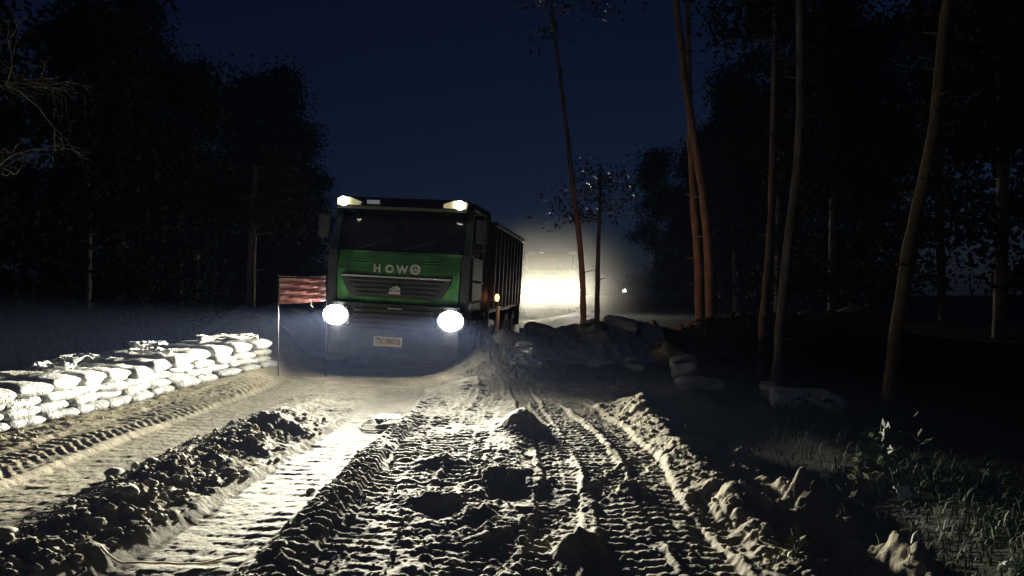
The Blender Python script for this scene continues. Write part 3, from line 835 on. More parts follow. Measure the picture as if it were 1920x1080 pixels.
# ------------------------------------------------------------------ sandbags
def bag_mesh(seed, lx=0.62, ly=0.44, lz=0.14, nu=30, nv=16, ears=0.5):
    """filled woven sack lying flat: x along its length, sewn and flattened at both ends"""
    rs = np.random.RandomState(seed)
    ox = rs.rand()*50
    V, F = [], []
    u = np.linspace(-1, 1, nu)
    for i, uu in enumerate(u):
        e = abs(uu)
        full = max(0.0, 1-e**4.5)**0.5
        w = ly*0.5*(0.72+0.28*full + 0.12*ears*max(0, (e-0.85)/0.15))
        t = lz*0.5*(0.09+0.91*full)
        for j in range(nv):
            a = 2*math.pi*j/nv
            c, s_ = math.cos(a), math.sin(a)
            sq = 0.62
            px = uu*lx*0.5*(1+0.03*math.sin(3*a+ox))
            py = w*math.copysign(abs(c)**sq, c)
            pz = t*math.copysign(abs(s_)**0.8, s_)
            q = Vector((px*5+ox, py*5, pz*5))
            nn = noise.noise(q); n2 = noise.noise(q*2.7); 
            cre = math.sin(py*70+3*nn+ox)*0.006*(e**3)*full + 0.010*noise.noise(Vector((px*9+ox, py*22, pz*20)))*full
            k = 1+0.22*nn
            V.append((px+0.01*n2, py*(1+0.14*nn), pz*k+cre+0.008*n2))
    for i in range(nu-1):
        for j in range(nv): F.append((i*nv+j, i*nv+(j+1) % nv, (i+1)*nv+(j+1) % nv, (i+1)*nv+j))
    # end caps as thin quads
    me_v = np.array(V)
    for i in (0, nu-1):
        for j in range(1, nv//2-0):
            a, b, c, d = i*nv+j-1+1-1, i*nv+j, i*nv+(nv-j) % nv, i*nv+(nv-j+1) % nv
            if len({a, b, c, d}) == 4: F.append((a, b, c, d))
    return np_mesh('sandbag', me_v, F, smooth=True)

ORD = ['first', 'second', 'third', 'fourth', 'fifth', 'sixth', 'seventh', 'eighth', 'ninth', 'tenth', 'eleventh', 'twelfth', 'thirteenth',
       'fourteenth', 'fifteenth', 'sixteenth', 'seventeenth', 'eighteenth', 'nineteenth', 'twentieth', 'twenty-first', 'twenty-second']
small = [bag_mesh(10+k, 0.48+0.04*(k % 3), 0.44, 0.135) for k in range(7)]
big = [bag_mesh(40+k, 0.86, 0.50, 0.20, 34, 18) for k in range(6)]
limp = [bag_mesh(70+k, 0.70, 0.46, 0.07, 30, 16, 1.0) for k in range(5)]
fat = [bag_mesh(90+k, 0.62, 0.50, 0.34, 30, 18, 0.3) for k in range(4)]
rb = random.Random(3)
TH = math.atan(0.128)          # direction of the wall
def put_bag(me, x, y, z, rz, rx=0, ry=0, label='', mat_=None, sc=1.0):
    o = link('sandbag', me, mat_ or M['sack'], None, (x, y, z), (rx, ry, rz))
    o.scale = (sc, sc*rb.uniform(0.94, 1.06), sc*rb.uniform(0.9, 1.12))
    tag(o, label, 'sandbag', 'white sandbags stacked along the left edge of the road')
    return o
def wall_row(n, y_far, step, inset, z0, meshes, across, cname, jig=0.03, tiltx=0.0):
    y = y_far
    for k in range(n):
        x = wall_x(y) - inset + rb.uniform(-jig, jig)
        zz = z0 + rb.uniform(-0.012, 0.012) + 0.05*float(fbm(np.array([x*0.35]), np.array([y*0.35]), 3, 3)[0]) + 0.17*float(sm(10.3, 13.0, y))
        th = math.atan((wall_x(y+0.3)-wall_x(y-0.3))/0.6)
        rz = (0 if across else math.pi/2) - th + rb.uniform(-0.13, 0.13)
        put_bag(rb.choice(meshes), x, y, zz, rz, rb.uniform(-0.05, 0.05), rb.uniform(-0.05, 0.05)+tiltx,
                'white sandbag, %s from the truck end in the %s of the wall' % (ORD[k], cname))
        y -= step*rb.uniform(0.94, 1.06)
wall_row(17, 13.25, 0.47, 0.22, 0.06, small, False, 'bottom course')
wall_row(17, 13.10, 0.46, 0.26, 0.17, small, False, 'second course')
wall_row(17, 13.20, 0.46, 0.30, 0.28, small, False, 'third course')
wall_row(17, 13.20, 0.45, 0.50, 0.405, big, True, 'bulging top row')
wall_row(15, 13.10, 0.48, 1.22, 0.40, big, True, 'second top row', jig=0.06)
wall_row(11, 12.90, 0.60, 1.85, 0.37, limp, True, 'rearmost row', jig=0.12)

# crumpled sheets: empty sacks and tarpaulins
def sheet_mesh(name, w, l, seed, nu=28, nv=28, crease=0.05, sag=0.0, drape=None, ragged=0.06, thick=0.004):
    u = np.linspace(-0.5, 0.5, nu); v = np.linspace(-0.5, 0.5, nv)
    U, Vv = np.meshgrid(u, v)
    edge = 1+ragged*fbm(U*3+seed, Vv*3, seed, 3)*2
    X = U*w*edge; Y = Vv*l*edge
    z = crease*(1-2*np.abs(fbm(U*2.2+seed*3, Vv*2.2, seed+5, 4, 0.55))) + crease*0.5*fbm(U*6, Vv*6+seed, seed+9, 3)
    z = z + sag*((U*2)**2+(Vv*2)**2)
    if drape is not None: X, Y, z = drape(X, Y, z)
    P = np.stack([X, Y, z], -1).reshape(-1, 3)
    P2 = P.copy(); P2[:, 2] -= thick
    n = nu*nv
    idx = np.arange(n).reshape(nv, nu)
    q = np.stack([idx[:-1, :-1], idx[:-1, 1:], idx[1:, 1:], idx[1:, :-1]], -1).reshape(-1, 4)
    b = np.concatenate([idx[0, :], idx[1:, -1], idx[-1, -2::-1], idx[-2:0:-1, 0]])
    b2 = np.roll(b, -1)
    side = np.stack([b, b+n, b2+n, b2], -1)
    F = np.concatenate([q, q[:, ::-1]+n, side])
    return np_mesh(name, np.concatenate([P, P2]), F, smooth=True)

for k, (px, py, pz, w, l, rz, lab) in enumerate([
        (-5.95, 9.6, 0.56, 0.5, 0.7, 0.4, 'crumpled empty white sack on top of the wall, nearest the left edge of the photo'),
        (-6.25, 10.7, 0.56, 0.6, 0.5, 1.2, 'crumpled empty white sack peaked up like a small tent on top of the wall'),
        (-5.45, 11.2, 0.62, 0.6, 0.45, 0.2, 'flat creased empty sack lying across the middle of the wall top'),
        (-5.9, 12.0, 0.66, 0.7, 0.5, 2.2, 'loose empty sack at the rear of the wall top, behind its middle'),
        (-4.9, 12.7, 0.72, 0.9, 0.7, 0.5, 'wide greyish sheet folded over the truck end of the sandbag wall')]):
    o = link('empty_sack', sheet_mesh('empty_sack', w, l, 5+k, crease=0.07), M['sack'] if k < 4 else M['sack_dim'], None, (px, py, pz), (0, 0, rz))
    tag(o, lab, 'empty sack', 'empty sacks on the sandbag wall')

# ------------------------------------------------------------------ sheets over the banks
def on_bank(cx, cy_, rz, lift=0.03, k=1.0):
    c, s_ = math.cos(rz), math.sin(rz)
    def f(X, Y, z):
        gx = cx+X*c-Y*s_; gy = cy_+X*s_+Y*c
        g = terrain(gx, gy, fine=False)
        return gx, gy, g*k+lift+z
    return f
def tarp(name, cx, cy_, w, l, rz, seed, m, label, cat, crease=0.05, lift=0.05, n=50):
    o = link(name, sheet_mesh(name, w, l, seed, n, n, crease, drape=on_bank(cx, cy_, rz, lift)), m)
    tag(o, label, cat); return o
tarp('bank_cover', -4.75, 16.0, 2.8, 3.6, 0.1, 3, M['cover'], 'dusty grey sheet covering the bank beside the left side of the truck', 'ground sheet', 0.16, 0.10, 90)
tarp('tarpaulin', 0.95, 13.55, 1.5, 1.3, 0.1, 11, M['tarp'], 'grey tarpaulin spread over the bank between the truck and the orange trunk', 'tarpaulin', 0.14, 0.08)
tarp('tarpaulin', 0.28, 12.75, 0.62, 0.5, -0.35, 12, M['cover'], 'small pale flap of sheeting hanging on the bank foot right of the truck', 'tarpaulin', 0.09, 0.10, 30)
tarp('tarpaulin', 2.35, 13.8, 1.5, 1.1, 0.35, 13, M['tarp'], 'dark creased tarpaulin trailing down the bank right of the bright headlights', 'tarpaulin', 0.14, 0.08)
tarp('tarpaulin', 3.9, 14.6, 1.3, 0.8, 0.45, 14, M['tarp_brown'], 'brownish sheet lying along the bank crest in front of the paired trunks', 'tarpaulin', 0.06, 0.06, 36)
tarp('plastic_sheet', 0.9, 14.35, 0.9, 0.35, 0.1, 15, M['litter'], 'crumpled pale plastic caught on the bank crest below the far headlights', 'plastic sheet', 0.06, 0.08, 30)

for k, (x, y, s, m, rz, rx, lab) in enumerate([
        (2.85, 13.5, 0.95, 'sack_ochre', 0.3, 0.9, 'ochre sack slumped on the bank, upper one of the two right of the tarpaulin'),
        (2.95, 12.6, 0.95, 'sack_dim', 1.2, 0.8, 'dull white sack leaning on the bank foot just below the ochre sack'),
        (2.95, 11.6, 0.8, 'sack_dim', 0.1, 0.1, 'faint flat sack lying alone in the dark hollow below the paired trunks'),
        (3.92, 11.3, 0.50, 'sack_dim', 1.0, 1.05, 'small sack standing on end at the foot of the thin grey trunk'),
        (4.05, 10.35, 0.95, 'sack_dim', -0.2, 0.1, 'dull sack lying lengthways, left one of the pair on the grassy verge'),
        (4.35, 9.95, 0.7, 'sack_dim', 0.9, 0.4, 'rounded dull sack, right one of the pair on the grassy verge')]):
    z = ground_z(x, y)
    o = link('sandbag', fat[k % 4], None, None, (x, y, z+0.13*s+(0.14*s if rx > 0.6 else 0)), (0.15*k-0.3, rx*0.62, rz))
    me = fat[k % 4].copy(); me.materials.clear(); me.materials.append(M[m]); o.data = me
    o.scale = (s*(1.5 if k in (2, 4) else 1.0), s, s*(0.8 if k in (2, 4) else 1.1))
    tag(o, lab, 'sandbag', 'sacks dumped on the right bank')

for k, (x, y, s, m, rz, lab) in enumerate([
        (-0.05, 13.35, 0.75, 'sack_dim', 0.4, 'soiled sack slumped on the bank right beside the truck wheels'),
        (0.35, 13.15, 0.9, 'cover', 1.1, 'grey sack half way up the bank, left of the grey tarpaulin'),
        (0.55, 14.1, 0.85, 'sack_dim', 0.2, 'sack crowning the bank just left of the orange-lit pine'),
        (1.55, 14.0, 0.8, 'cover', 0.9, 'grey sack on the bank crest just right of the orange-lit pine'),
        (2.1, 14.25, 0.95, 'sack_dim', -0.3, 'broad sack on the bank crest below the distant small lamp'),
        (2.2, 13.2, 0.8, 'cover', 1.4, 'grey sack low on the bank above the end of the wheel tracks')]):
    z = ground_z(x, y)
    me = fat[k % 4].copy(); me.materials.clear(); me.materials.append(M[m])
    o = link('sandbag', me, None, None, (x, y, z+0.10*s), (0.2*(k % 3)-0.2, 0.25, rz)); o.scale = (s*1.2, s, s)
    tag(o, lab, 'sandbag', 'sacks dumped on the right bank')

# ------------------------------------------------------------------ red banner behind the truck, on two stakes
ban = empty('banner', (-4.05, 12.93, 0.0), (0, 0, R(24)))
tag(ban, 'red cloth banner with wrinkles stretched between stakes just left of the truck', 'banner')
def vert(X, Y, z):
    sag = -0.05*(1-(X/1.0)**2)
    return X, z*0.6 + 0.012*np.sin(Y*55+X*3+2*np.sin(X*2.1)) + 0.006*np.sin(Y*120-X*5), Y*(1-0.05*X)+1.58+sag+0.05*X
o = link('cloth', sheet_mesh('cloth', 0.80, 0.44, 31, 60, 30, 0.035, drape=vert, ragged=0.01), M['banner'], ban, (0.38, 0, 0.03))
for x in (-0.03, 0.79):
    bm = bmesh.new(); cyl(bm, (x, 0.035, 0.92), 0.009, 1.84, 'Z', 8); bm_obj('stake', bm, M['black'], ban)
for zz in (1.40, 1.81):
    me = tube_mesh('cord', [(-0.03, 0.03, zz), (0.4, 0.03, zz-0.02), (0.79, 0.03, zz+0.01)], [0.004]*3, 5); link('cord', me, M['rope'], ban)
me = tube_mesh('loose_string', [(0.50, -0.01, 1.39), (0.53, -0.02, 1.34), (0.51, -0.02, 1.30), (0.56, -0.01, 1.26)], [0.005]*4, 5); link('loose_string', me, M['rope'], ban)

# ------------------------------------------------------------------ trees
def leaf_cloud(name, centers, n, size, seed, spread=(0.5, 0.5, 0.35), aspect=0.45, droop=0.0):
    """many small leaf quads gathered in clumps"""
    rs = np.random.RandomState(seed)
    c = np.array(centers)
    k = rs.randint(0, len(c), n)
    p = c[k, :3] + rs.normal(size=(n, 3))*np.array(spread)*c[k, 3:4]
    d = rs.normal(size=(n, 3)); d /= np.linalg.norm(d, axis=1, keepdims=True)
    e = rs.normal(size=(n, 3)); e -= (e*d).sum(1, keepdims=True)*d; e /= np.linalg.norm(e, axis=1, keepdims=True)
    s = size*(0.6+0.8*rs.rand(n, 1))
    a = d*s; b = e*s*aspect
    mid = p+a*0.5
    V = np.stack([p, mid+b*0.5, p+a, mid-b*0.5], 1).reshape(-1, 3)
    F = np.arange(n*4).reshape(n, 4)
    return np_mesh(name, V, F)

def trunk(name, pts, radii, m, parent, n=14):
    # resample with small kinks
    P = np.array(pts, dtype=float); t = np.linspace(0, 1, len(P)); tt = np.linspace(0, 1, 26)
    Q = np.stack([np.interp(tt, t, P[:, i]) for i in range(3)], 1); rr = np.interp(tt, t, radii)
    kk = np.array([0.25, 0.5, 0.25])
    for _ in range(2):
        for i in range(3): Q[1:-1, i] = np.convolve(Q[:, i], kk, mode='valid')
    return link(name, tube_mesh(name, [tuple(q) for q in Q], list(rr), n, 0.3), m, parent)

def limb_tree(root, parent, top, z0, z1, n, length, m, seed, rad=0.05):
    """side limbs; returns clump centres at their tips"""
    r_ = random.Random(seed); cents = []
    for k in range(n):
        t = r_.uniform(0, 1); base = Vector(root).lerp(Vector(top), 1) if False else None
        z = z0+(z1-z0)*t
        f = (z-root[2])/(top[2]-root[2])
        b = Vector(root).lerp(Vector(top), f)
        a = r_.uniform(0, 2*math.pi); L_ = length*(1-0.5*t)*r_.uniform(0.7, 1.1)
        pts = [b]
        for s_ in (0.35, 0.7, 1.0):
            pts.append(b+Vector((math.cos(a+0.3*s_)*L_*s_, math.sin(a+0.3*s_)*L_*s_, L_*(0.22*s_+r_.uniform(-0.05, 0.05)))))
        link('limb', tube_mesh('limb', pts, [rad, rad*0.7, rad*0.45, rad*0.15], 6), m, parent)
        cents += [(*pts[3], r_.uniform(0.7, 1.1)), (*pts[2], r_.uniform(0.5, 0.9))]
    return cents

# paired trunks, the long leaning one and the straight one behind it
def px(u, v, d):      # picture position at distance d -> place (used once to survey the trunks)
    return ((u-960)/1387*d, d, 1.6+(540-v)/1387*d)
def surveyed_tree(name, pts, d, radii, m, label, crown_z=None, crown_r=1.4, leaves=2500, lmat='leaf_dark', seed=1, cat='tree', extra_top=3.0, yslope=0.0, low=0.3):
    P = [px(u, v, d+yslope*i) for i, (u, v) in enumerate(pts)]
    gx, gy = P[0][0], P[0][1]
    gz = min(ground_z(gx, gy), P[0][2])-0.15
    P = [(P[0][0], P[0][1], gz)] + P
    d0 = np.array(P[-1])-np.array(P[-2]); d0 = d0/np.linalg.norm(d0)
    P.append(tuple(np.array(P[-1])+d0*extra_top*0.5)); P.append(tuple(np.array(P[-1])+(d0*0.6+np.array([0, 0, 0.5]))*extra_top*0.5))
    rr = [radii[0]*1.15]+list(np.linspace(radii[0], radii[1], len(pts)))+[radii[1]*0.8, radii[1]*0.5]
    o = P[0]; root = empty(name, o)
    Pl = [tuple(np.array(q)-np.array(o)) for q in P]
    trunk('trunk', Pl, rr, M[m], root)
    cz = Pl[-1][2] if crown_z is None else crown_z-o[2]
    b = Pl[-2]; t = Pl[-1]
    cents = limb_tree(b, root, (t[0], t[1], t[2]+0.3), b[2]-low, t[2], 9 if low < 0.5 else 15, crown_r, M[m], seed, rad=radii[1]*0.45)
    link('crown', leaf_cloud('crown', cents, leaves, 0.16, seed, (0.42, 0.42, 0.28), 0.35), M[lmat], root)
    rs_ = random.Random(seed*7)
    for k in range(5):
        i = rs_.randint(2, len(pts)); f = rs_.random()
        q = Vector(Pl[i-1]).lerp(Vector(Pl[i]), f); a = rs_.uniform(0, 6.28); L_ = rs_.uniform(0.12, 0.35); r_ = radii[0]*0.22
        e = q+Vector((math.cos(a)*(radii[0]+L_), math.sin(a)*(radii[0]+L_), L_*0.3))
        link('branch_stub', tube_mesh('branch_stub', [q, q.lerp(e, 0.6), e], [r_, r_*0.7, r_*0.35], 6), M[m], root)
    tag(root, label, cat)
    return root

surveyed_tree('pine_tree', [(1334, 645), (1331, 500), (1322, 370), (1300, 255), (1283, 150), (1268, 0)], 16.0, (0.105, 0.075), 'bark',
              'tall reddish pine leaning left as it rises, right trunk of the close pair', seed=3)
surveyed_tree('pine_tree', [(1313, 642), (1311, 500), (1303, 400), (1298, 330), (1292, 200), (1290, 60)], 16.6, (0.105, 0.06), 'bark',
              'straight reddish pine, left trunk of the close pair right of the road', seed=4)
surveyed_tree('pine_tree', [(1093, 625), (1094, 540), (1086, 440), (1074, 350), (1062, 240), (1045, 100)], 20.0, (0.085, 0.05), 'bark',
              'slim orange-lit pine leaning left beside the far headlights', seed=5, crown_r=2.2, leaves=700, lmat='leaf_gloss', extra_top=2.0)
surveyed_tree('grey_tree', [(1455, 720), (1464, 600), (1478, 450), (1496, 320), (1502, 210), (1500, 60)], 12.2, (0.085, 0.06), 'bark_grey',
              'slender grey trunk rising from the small upright sack on the right', seed=6)
surveyed_tree('grey_tree', [(1426, 690), (1430, 600), (1440, 500), (1446, 400), (1450, 200)], 14.0, (0.08, 0.05), 'bark_grey',
              'faint thin grey trunk immediately left of the slender grey one', seed=7)
pt = surveyed_tree('pale_tree', [(1668, 725), (1688, 570), (1708, 440), (1735, 330), (1755, 215), (1770, 60)], 10.6, (0.095, 0.07), 'bark_pale',
              'yellowish trunk leaning right with a dark ring, the rightmost tree in the photo', seed=8)
for u, v, r in ((1734, 337, 0.088), (1694, 497, 0.098), (1680, 655, 0.10)):
    q = Vector(px(u, v, 10.6))-pt.location
    link('bark_ring', tube_mesh('bark_ring', [q+Vector((-0.003, 0, -0.018)), q, q+Vector((0.003, 0, 0.018))], [r*0.9, r*1.03, r*0.9], 14), M['black'], pt)
surveyed_tree('grey_tree', [(1118, 630), (1120, 560), (1121, 480), (1124, 400)], 22.0, (0.09, 0.05), 'bark_grey',
              'dim small tree with glinting leaves just right of the orange-lit pine', seed=9, crown_r=1.25, leaves=700, lmat='leaf_gloss', extra_top=1.4, low=1.0)
lt = surveyed_tree('broadleaf_tree', [(470, 628), (470, 560), (471, 500), (474, 440)], 20.5, (0.13, 0.10), 'bark_brown',
              'small leafy tree standing behind the bank to the left of the red banner', seed=10, crown_r=1.8, leaves=7000, lmat='leaf_light', extra_top=1.8, low=1.0)

# bare branches reaching in from a tree beyond the left edge
bt = empty('bare_tree', (-7.6, 9.4, -1.0))
tag(bt, 'dark tree at the far left edge with bare pale twigs reaching in', 'tree')
trunk('trunk', [(0, 0, 0), (0.1, 0, 2), (0, 0.1, 4), (0.1, 0, 6.5)], [0.16, 0.14, 0.11, 0.06], M['bark_grey'], bt)
def twig(start, dir_, length, rad, depth, rnd, acc):
    pts = [Vector(start)]; d = Vector(dir_).normalized()
    n = 6
    for i in range(n):
        d = (d+Vector((rnd.uniform(-.25, .25), rnd.uniform(-.25, .25), rnd.uniform(-.3, .22)))).normalized()
        pts.append(pts[-1]+d*length/n)
    acc.append((pts, [rad*(1-0.8*i/n) for i in range(n+1)]))
    if depth > 0:
        for k in range(4):
            i = rnd.randint(2, n)
            dd = (d+Vector((rnd.uniform(-.8, .8), rnd.uniform(-.8, .8), rnd.uniform(-.7, .6)))).normalized()
            twig(pts[i], dd, length*rnd.uniform(0.4, 0.65), rad*0.5, depth-1, rnd, acc)
rnd = random.Random(5)
for st, dr, L_ in (((0, 0, 4.9), (1, -0.1, 0.02), 1.7), ((0, 0, 4.5), (1, 0.1, -0.1), 1.4), ((0, 0, 5.3), (1, 0.0, 0.1), 1.3), ((0.05, 0, 5.5), (0.6, -0.5, 0.6), 1.8)):
    acc = []
    twig(st, dr, L_, 0.025, 3, rnd, acc)
    V, F, base = [], [], 0
    for pts, rr in acc:
        me = tube_mesh('tmp', pts, rr, 5)
        vv = np.empty(len(me.vertices)*3, dtype=np.float32); me.vertices.foreach_get('co', vv); vv = vv.reshape(-1, 3)
        ff = np.empty(len(me.loops), dtype=np.int32); me.loops.foreach_get('vertex_index', ff)
        V.append(vv); F.append(ff.reshape(-1, 4)+base); base += len(vv); bpy.data.meshes.remove(me)
    link('branch', np_mesh('branch', np.concatenate(V), np.concatenate(F), True), M['twig'], bt)

# dark woods either side: shared trunk and crown
def wood_tree(seed, h, r, low):
    rs = random.Random(seed); root = empty('forest_tree')
    trunk('trunk', [(0, 0, 0), (rs.uniform(-.2, .2), 0, h*0.4), (rs.uniform(-.4, .4), 0, h)], [0.16, 0.13, 0.04], M['bark_grey'], root, 8)
    cents = []
    for k in range(60):
        z = low+(h-low)*rs.random(); a = rs.uniform(0, 6.28); q = r*(1-0.75*(z-low)/(h-low))*rs.uniform(0.3, 1)
        cents.append((math.cos(a)*q, math.sin(a)*q, z, rs.uniform(0.8, 1.4)))
    link('crown', leaf_cloud('crown', cents, 14000, 0.22, seed, (0.42, 0.42, 0.3), 0.5), M['leaf_dark'], root)
    return root
protos = [wood_tree(21, 12, 3.0, 1.5), wood_tree(22, 15, 3.2, 3.0), wood_tree(23, 10, 2.6, 0.8)]
rs = random.Random(12)
spots = []
for k in range(24): spots.append((-(13+rs.random()*12), 13+k*2.1+rs.uniform(-1, 1), 'L'))
for k in range(24): spots.append((11+rs.random()*12, 13+k*2.1+rs.uniform(-1, 1), 'R'))
for k in range(5): spots.append((-14-rs.random()*8, 4+k*2.2, 'L'))
for k in range(5): spots.append((10+rs.random()*6, 3+k*2.2, 'R'))
used = set()
for i, (x, y, side) in enumerate(spots):
    p = protos[i % 3]
    o = p if i < 3 else copy_tree(p)
    o.location = (x, y, float(terrain(np.array([x]), np.array([y]), fine=False)[0])-0.2)
    o.rotation_euler = (0, 0, rs.uniform(0, 6.28))
    q = rs.uniform(0.8, 1.15); o.scale = (q, q, q)
    tag(o, 'dark forest tree lost in the night beyond the sandbag wall on the left' if side == 'L' else 'dark forest tree lost in the night beyond the verge on the right',
        'tree', 'dark trees of the wood on the left' if side == 'L' else 'dark trees of the wood on the right')

# ------------------------------------------------------------------ on the road
def stone_mesh(seed, r):
    bm = bmesh.new(); bmesh.ops.create_icosphere(bm, subdivisions=3, radius=r)
    for v in bm.verts:
        n_ = noise.noise(v.co*(1.4/r)+Vector((seed*3.1, 0, 0))); n2 = noise.noise(v.co*(4/r)+Vector((0, seed, 0)))
        v.co *= 1+0.28*n_+0.07*n2
        v.co.z *= 0.72
    me = bpy.data.meshes.new('stone'); bm.to_mesh(me); bm.free()
    for p in me.polygons: p.use_smooth = True
    return me
sm_ = [stone_mesh(k, 1.0) for k in range(5)]
stones = [(-3.25, 6.05, 0.07, 'round pale stone half sunk on the left clod ridge, uppermost of the near stones'),
          (-3.02, 6.2, 0.08, 'larger rounded stone beside the uppermost one on the clod ridge'),
          (-2.62, 5.05, 0.06, 'stone low on the clod ridge next to the bright smooth rut'),
          (-2.85, 4.75, 0.05, 'small round stone near the bottom of the clod ridge above the pale cord'),
          (-2.55, 4.55, 0.045, 'smallest round stone just above the pale cord'),
          (-3.15, 4.6, 0.07, 'stone at the lower left corner of the photo among the clods'),
          (-2.35, 6.15, 0.06, 'stone where the clod ridge meets the bright rut'),
          (-1.62, 5.95, 0.035, 'tiny dark stone alone in the bright smooth rut')]
for k, (x, y, r, lab) in enumerate(stones):
    o = link('stone', sm_[k % 5], M['stone'], None, (x, y, ground_z(x, y)+r*0.25), (0, 0, k*1.3))
    o.scale = (r, r*1.1, r)
    tag(o, lab, 'stone', 'loose stones on the road')

# loose crumbs of mud, too many to count
def crumbs():
    rs = np.random.RandomState(4)
    zones = [(-2.75, 0.40, 3.7, 9.0, 900, 0.010, 0.040), (-0.25, 0.45, 3.8, 7.2, 320, 0.008, 0.028), (1.6, 0.35, 4, 9.5, 300, 0.01, 0.035), (-5.15, 0.2, 6.5, 13, 200, 0.01, 0.03), (-1.4, 0.3, 3.8, 7, 260, 0.008, 0.024), (-3.7, 0.8, 3.9, 11, 120, 0.006, 0.016)]
    bm = bmesh.new(); bmesh.ops.create_icosphere(bm, subdivisions=1, radius=1)
    v0 = np.array([v.co[:] for v in bm.verts]); f0 = np.array([[v.index for v in f.verts] for f in bm.faces]); bm.free()
    V, F, b = [], [], 0
    for cx, sx, y0, y1, n, r0, r1 in zones:
        x = cx+rs.normal(size=n)*sx; y = y0+(y1-y0)*rs.rand(n)**1.3
        z, pk_ = terrain(x, y)
        keep = pk_ < 0.25; x, y, z = x[keep], y[keep], z[keep]; n = len(x)
        r = r0+(r1-r0)*rs.rand(n)**3
        for i in range(n):
            q = v0*(1+0.5*(rs.rand(len(v0), 1)-0.5))*r[i]*np.array([1, 1, 0.75])+np.array([x[i], y[i], z[i]+r[i]*0.35])
            V.append(q); F.append(f0+b); b += len(q)
    o = link('mud_crumbs', np_mesh('mud_crumbs', np.concatenate(V), np.concatenate(F), False), M['mud'])
    tag(o, 'loose crumbs and small lumps of mud strewn over the rutted road', 'mud lumps', kind='stuff')
crumbs()

# white sack scrap with its loop of cord, in the smooth rut
z = ground_z(-1.55, 8.95)
sc_ = link('sack_scrap', sheet_mesh('sack_scrap', 0.36, 0.5, 51, 24, 24, 0.035), M['sack'], None, (-1.52, 8.98, z+0.06), (0, 0, 0.3))
tag(sc_, 'flat white scrap of sacking lying in the bright rut in front of the truck', 'sack scrap')
pts = []
for k in range(22):
    a = R(110+k*9.5); x = -1.55+0.27*math.cos(a); y = 8.9+0.42*math.sin(a); pts.append((x, y, ground_z(x, y)+0.014))
o = link('cord_loop', tube_mesh('cord_loop', pts, [0.009]*22, 6), M['rope']); tag(o, 'loop of pale cord curling around the white scrap in the rut', 'cord')
pts = []
for k in range(30):
    t = k/29; x = -2.38+0.72*t; y = 4.28+0.16*t+0.03*math.sin(t*7); pts.append((x, y, max(ground_z(x, y), ground_z(x, y+0.02))+0.018))
o = link('cord', tube_mesh('cord', pts, [0.0065]*30, 6), M['rope']); tag(o, 'long thin pale cord lying across the mud at the bottom left', 'cord')

# ------------------------------------------------------------------ right verge: grass, weeds, litter
def grass_patch(seed, cx, cy_, sx, sy, n, h):
    rs = np.random.RandomState(seed)
    x = cx+rs.normal(size=n)*sx; y = cy_+rs.normal(size=n)*sy
    z = terrain(x, y)[0]
    a = rs.rand(n)*6.28; hh = h*(0.4+0.8*rs.rand(n)); lean = 0.2+0.7*rs.rand(n); w = 0.0035+0.0045*rs.rand(n)
    dx, dy = np.cos(a), np.sin(a)
    P = np.stack([x, y, z-0.01], 1)
    side = np.stack([-dy*w, dx*w, 0*w], 1)
    m1 = P+np.stack([dx*hh*lean*0.35, dy*hh*lean*0.35, hh*0.6], 1)
    tp = P+np.stack([dx*hh*lean, dy*hh*lean, hh*(1-0.35*lean)], 1)
    V = np.stack([P-side, P+side, m1+side*0.8, m1-side*0.8, tp+side*0.15, tp-side*0.15], 1).reshape(-1, 3)
    b = (np.arange(n)*6)[:, None]
    F = np.concatenate([b+np.array([0, 1, 2, 3]), b+np.array([3, 2, 4, 5])])
    return V, F
V, F, b = [], [], 0
for args in [(1, 3.6, 8.9, 0.3, 0.4, 700, 0.16), (2, 3.55, 6.7, 0.28, 0.35, 800, 0.2), (3, 4.2, 9.9, 0.5, 0.5, 800, 0.18), (4, 4.0, 6.6, 0.5, 0.5, 700, 0.16), (5, 3.3, 5.0, 0.5, 0.6, 1800, 0.13), (6, 2.55, 8.2, 0.3, 0.3, 150, 0.14), (7, 5.5, 11, 1.2, 1.2, 1200, 0.2), (8, 1.62, 4.15, 0.12, 0.08, 30, 0.08)]:
    v, f = grass_patch(*args); V.append(v); F.append(f+b); b += len(v)
o = link('verge_grass', np_mesh('verge_grass', np.concatenate(V), np.concatenate(F)), M['grass'])
tag(o, 'dark green grass and weeds growing on the right verge', 'grass', kind='stuff')

def weed(cx, cy_, r, n, seed, m, lab, size=0.09):
    z = ground_z(cx, cy_)
    root = empty('weed', (cx, cy_, z)); rr = random.Random(seed); cents = []
    for k in range(5):
        a = rr.uniform(0, 6.28); q = r*rr.uniform(0.3, 1); h = r*rr.uniform(0.8, 1.7)
        e = (math.cos(a)*q, math.sin(a)*q, h)
        link('stem', tube_mesh('stem', [(0, 0, 0), (e[0]*0.4, e[1]*0.4, h*0.6), e], [0.005, 0.004, 0.002], 5), M['twig'], root)
        cents += [(*e, r*0.9), (e[0]*0.6, e[1]*0.6, h*0.7, r*0.9)]
    link('foliage', leaf_cloud('foliage', cents, n, size, seed, (0.35, 0.35, 0.3), 0.6), M[m], root)
    tag(root, lab, 'weed')
weed(3.05, 6.55, 0.22, 80, 1, 'leaf_light', 'bushy weed among litter beside the white scrap on the verge')
weed(3.55, 9.0, 0.20, 80, 2, 'leaf', 'low green weed below the pair of sacks on the verge')
weed(1.62, 4.22, 0.10, 22, 3, 'leaf_light', 'yellow-green leafy sprig at the bottom edge of the photo', 0.07)
weed(3.45, 6.9, 0.26, 90, 4, 'leaf', 'dark weed standing right of the litter on the verge', 0.1)
weed(2.35, 7.75, 0.18, 60, 5, 'twig', 'dry brown tuft on the spoil heap at the right edge of the road', 0.09)

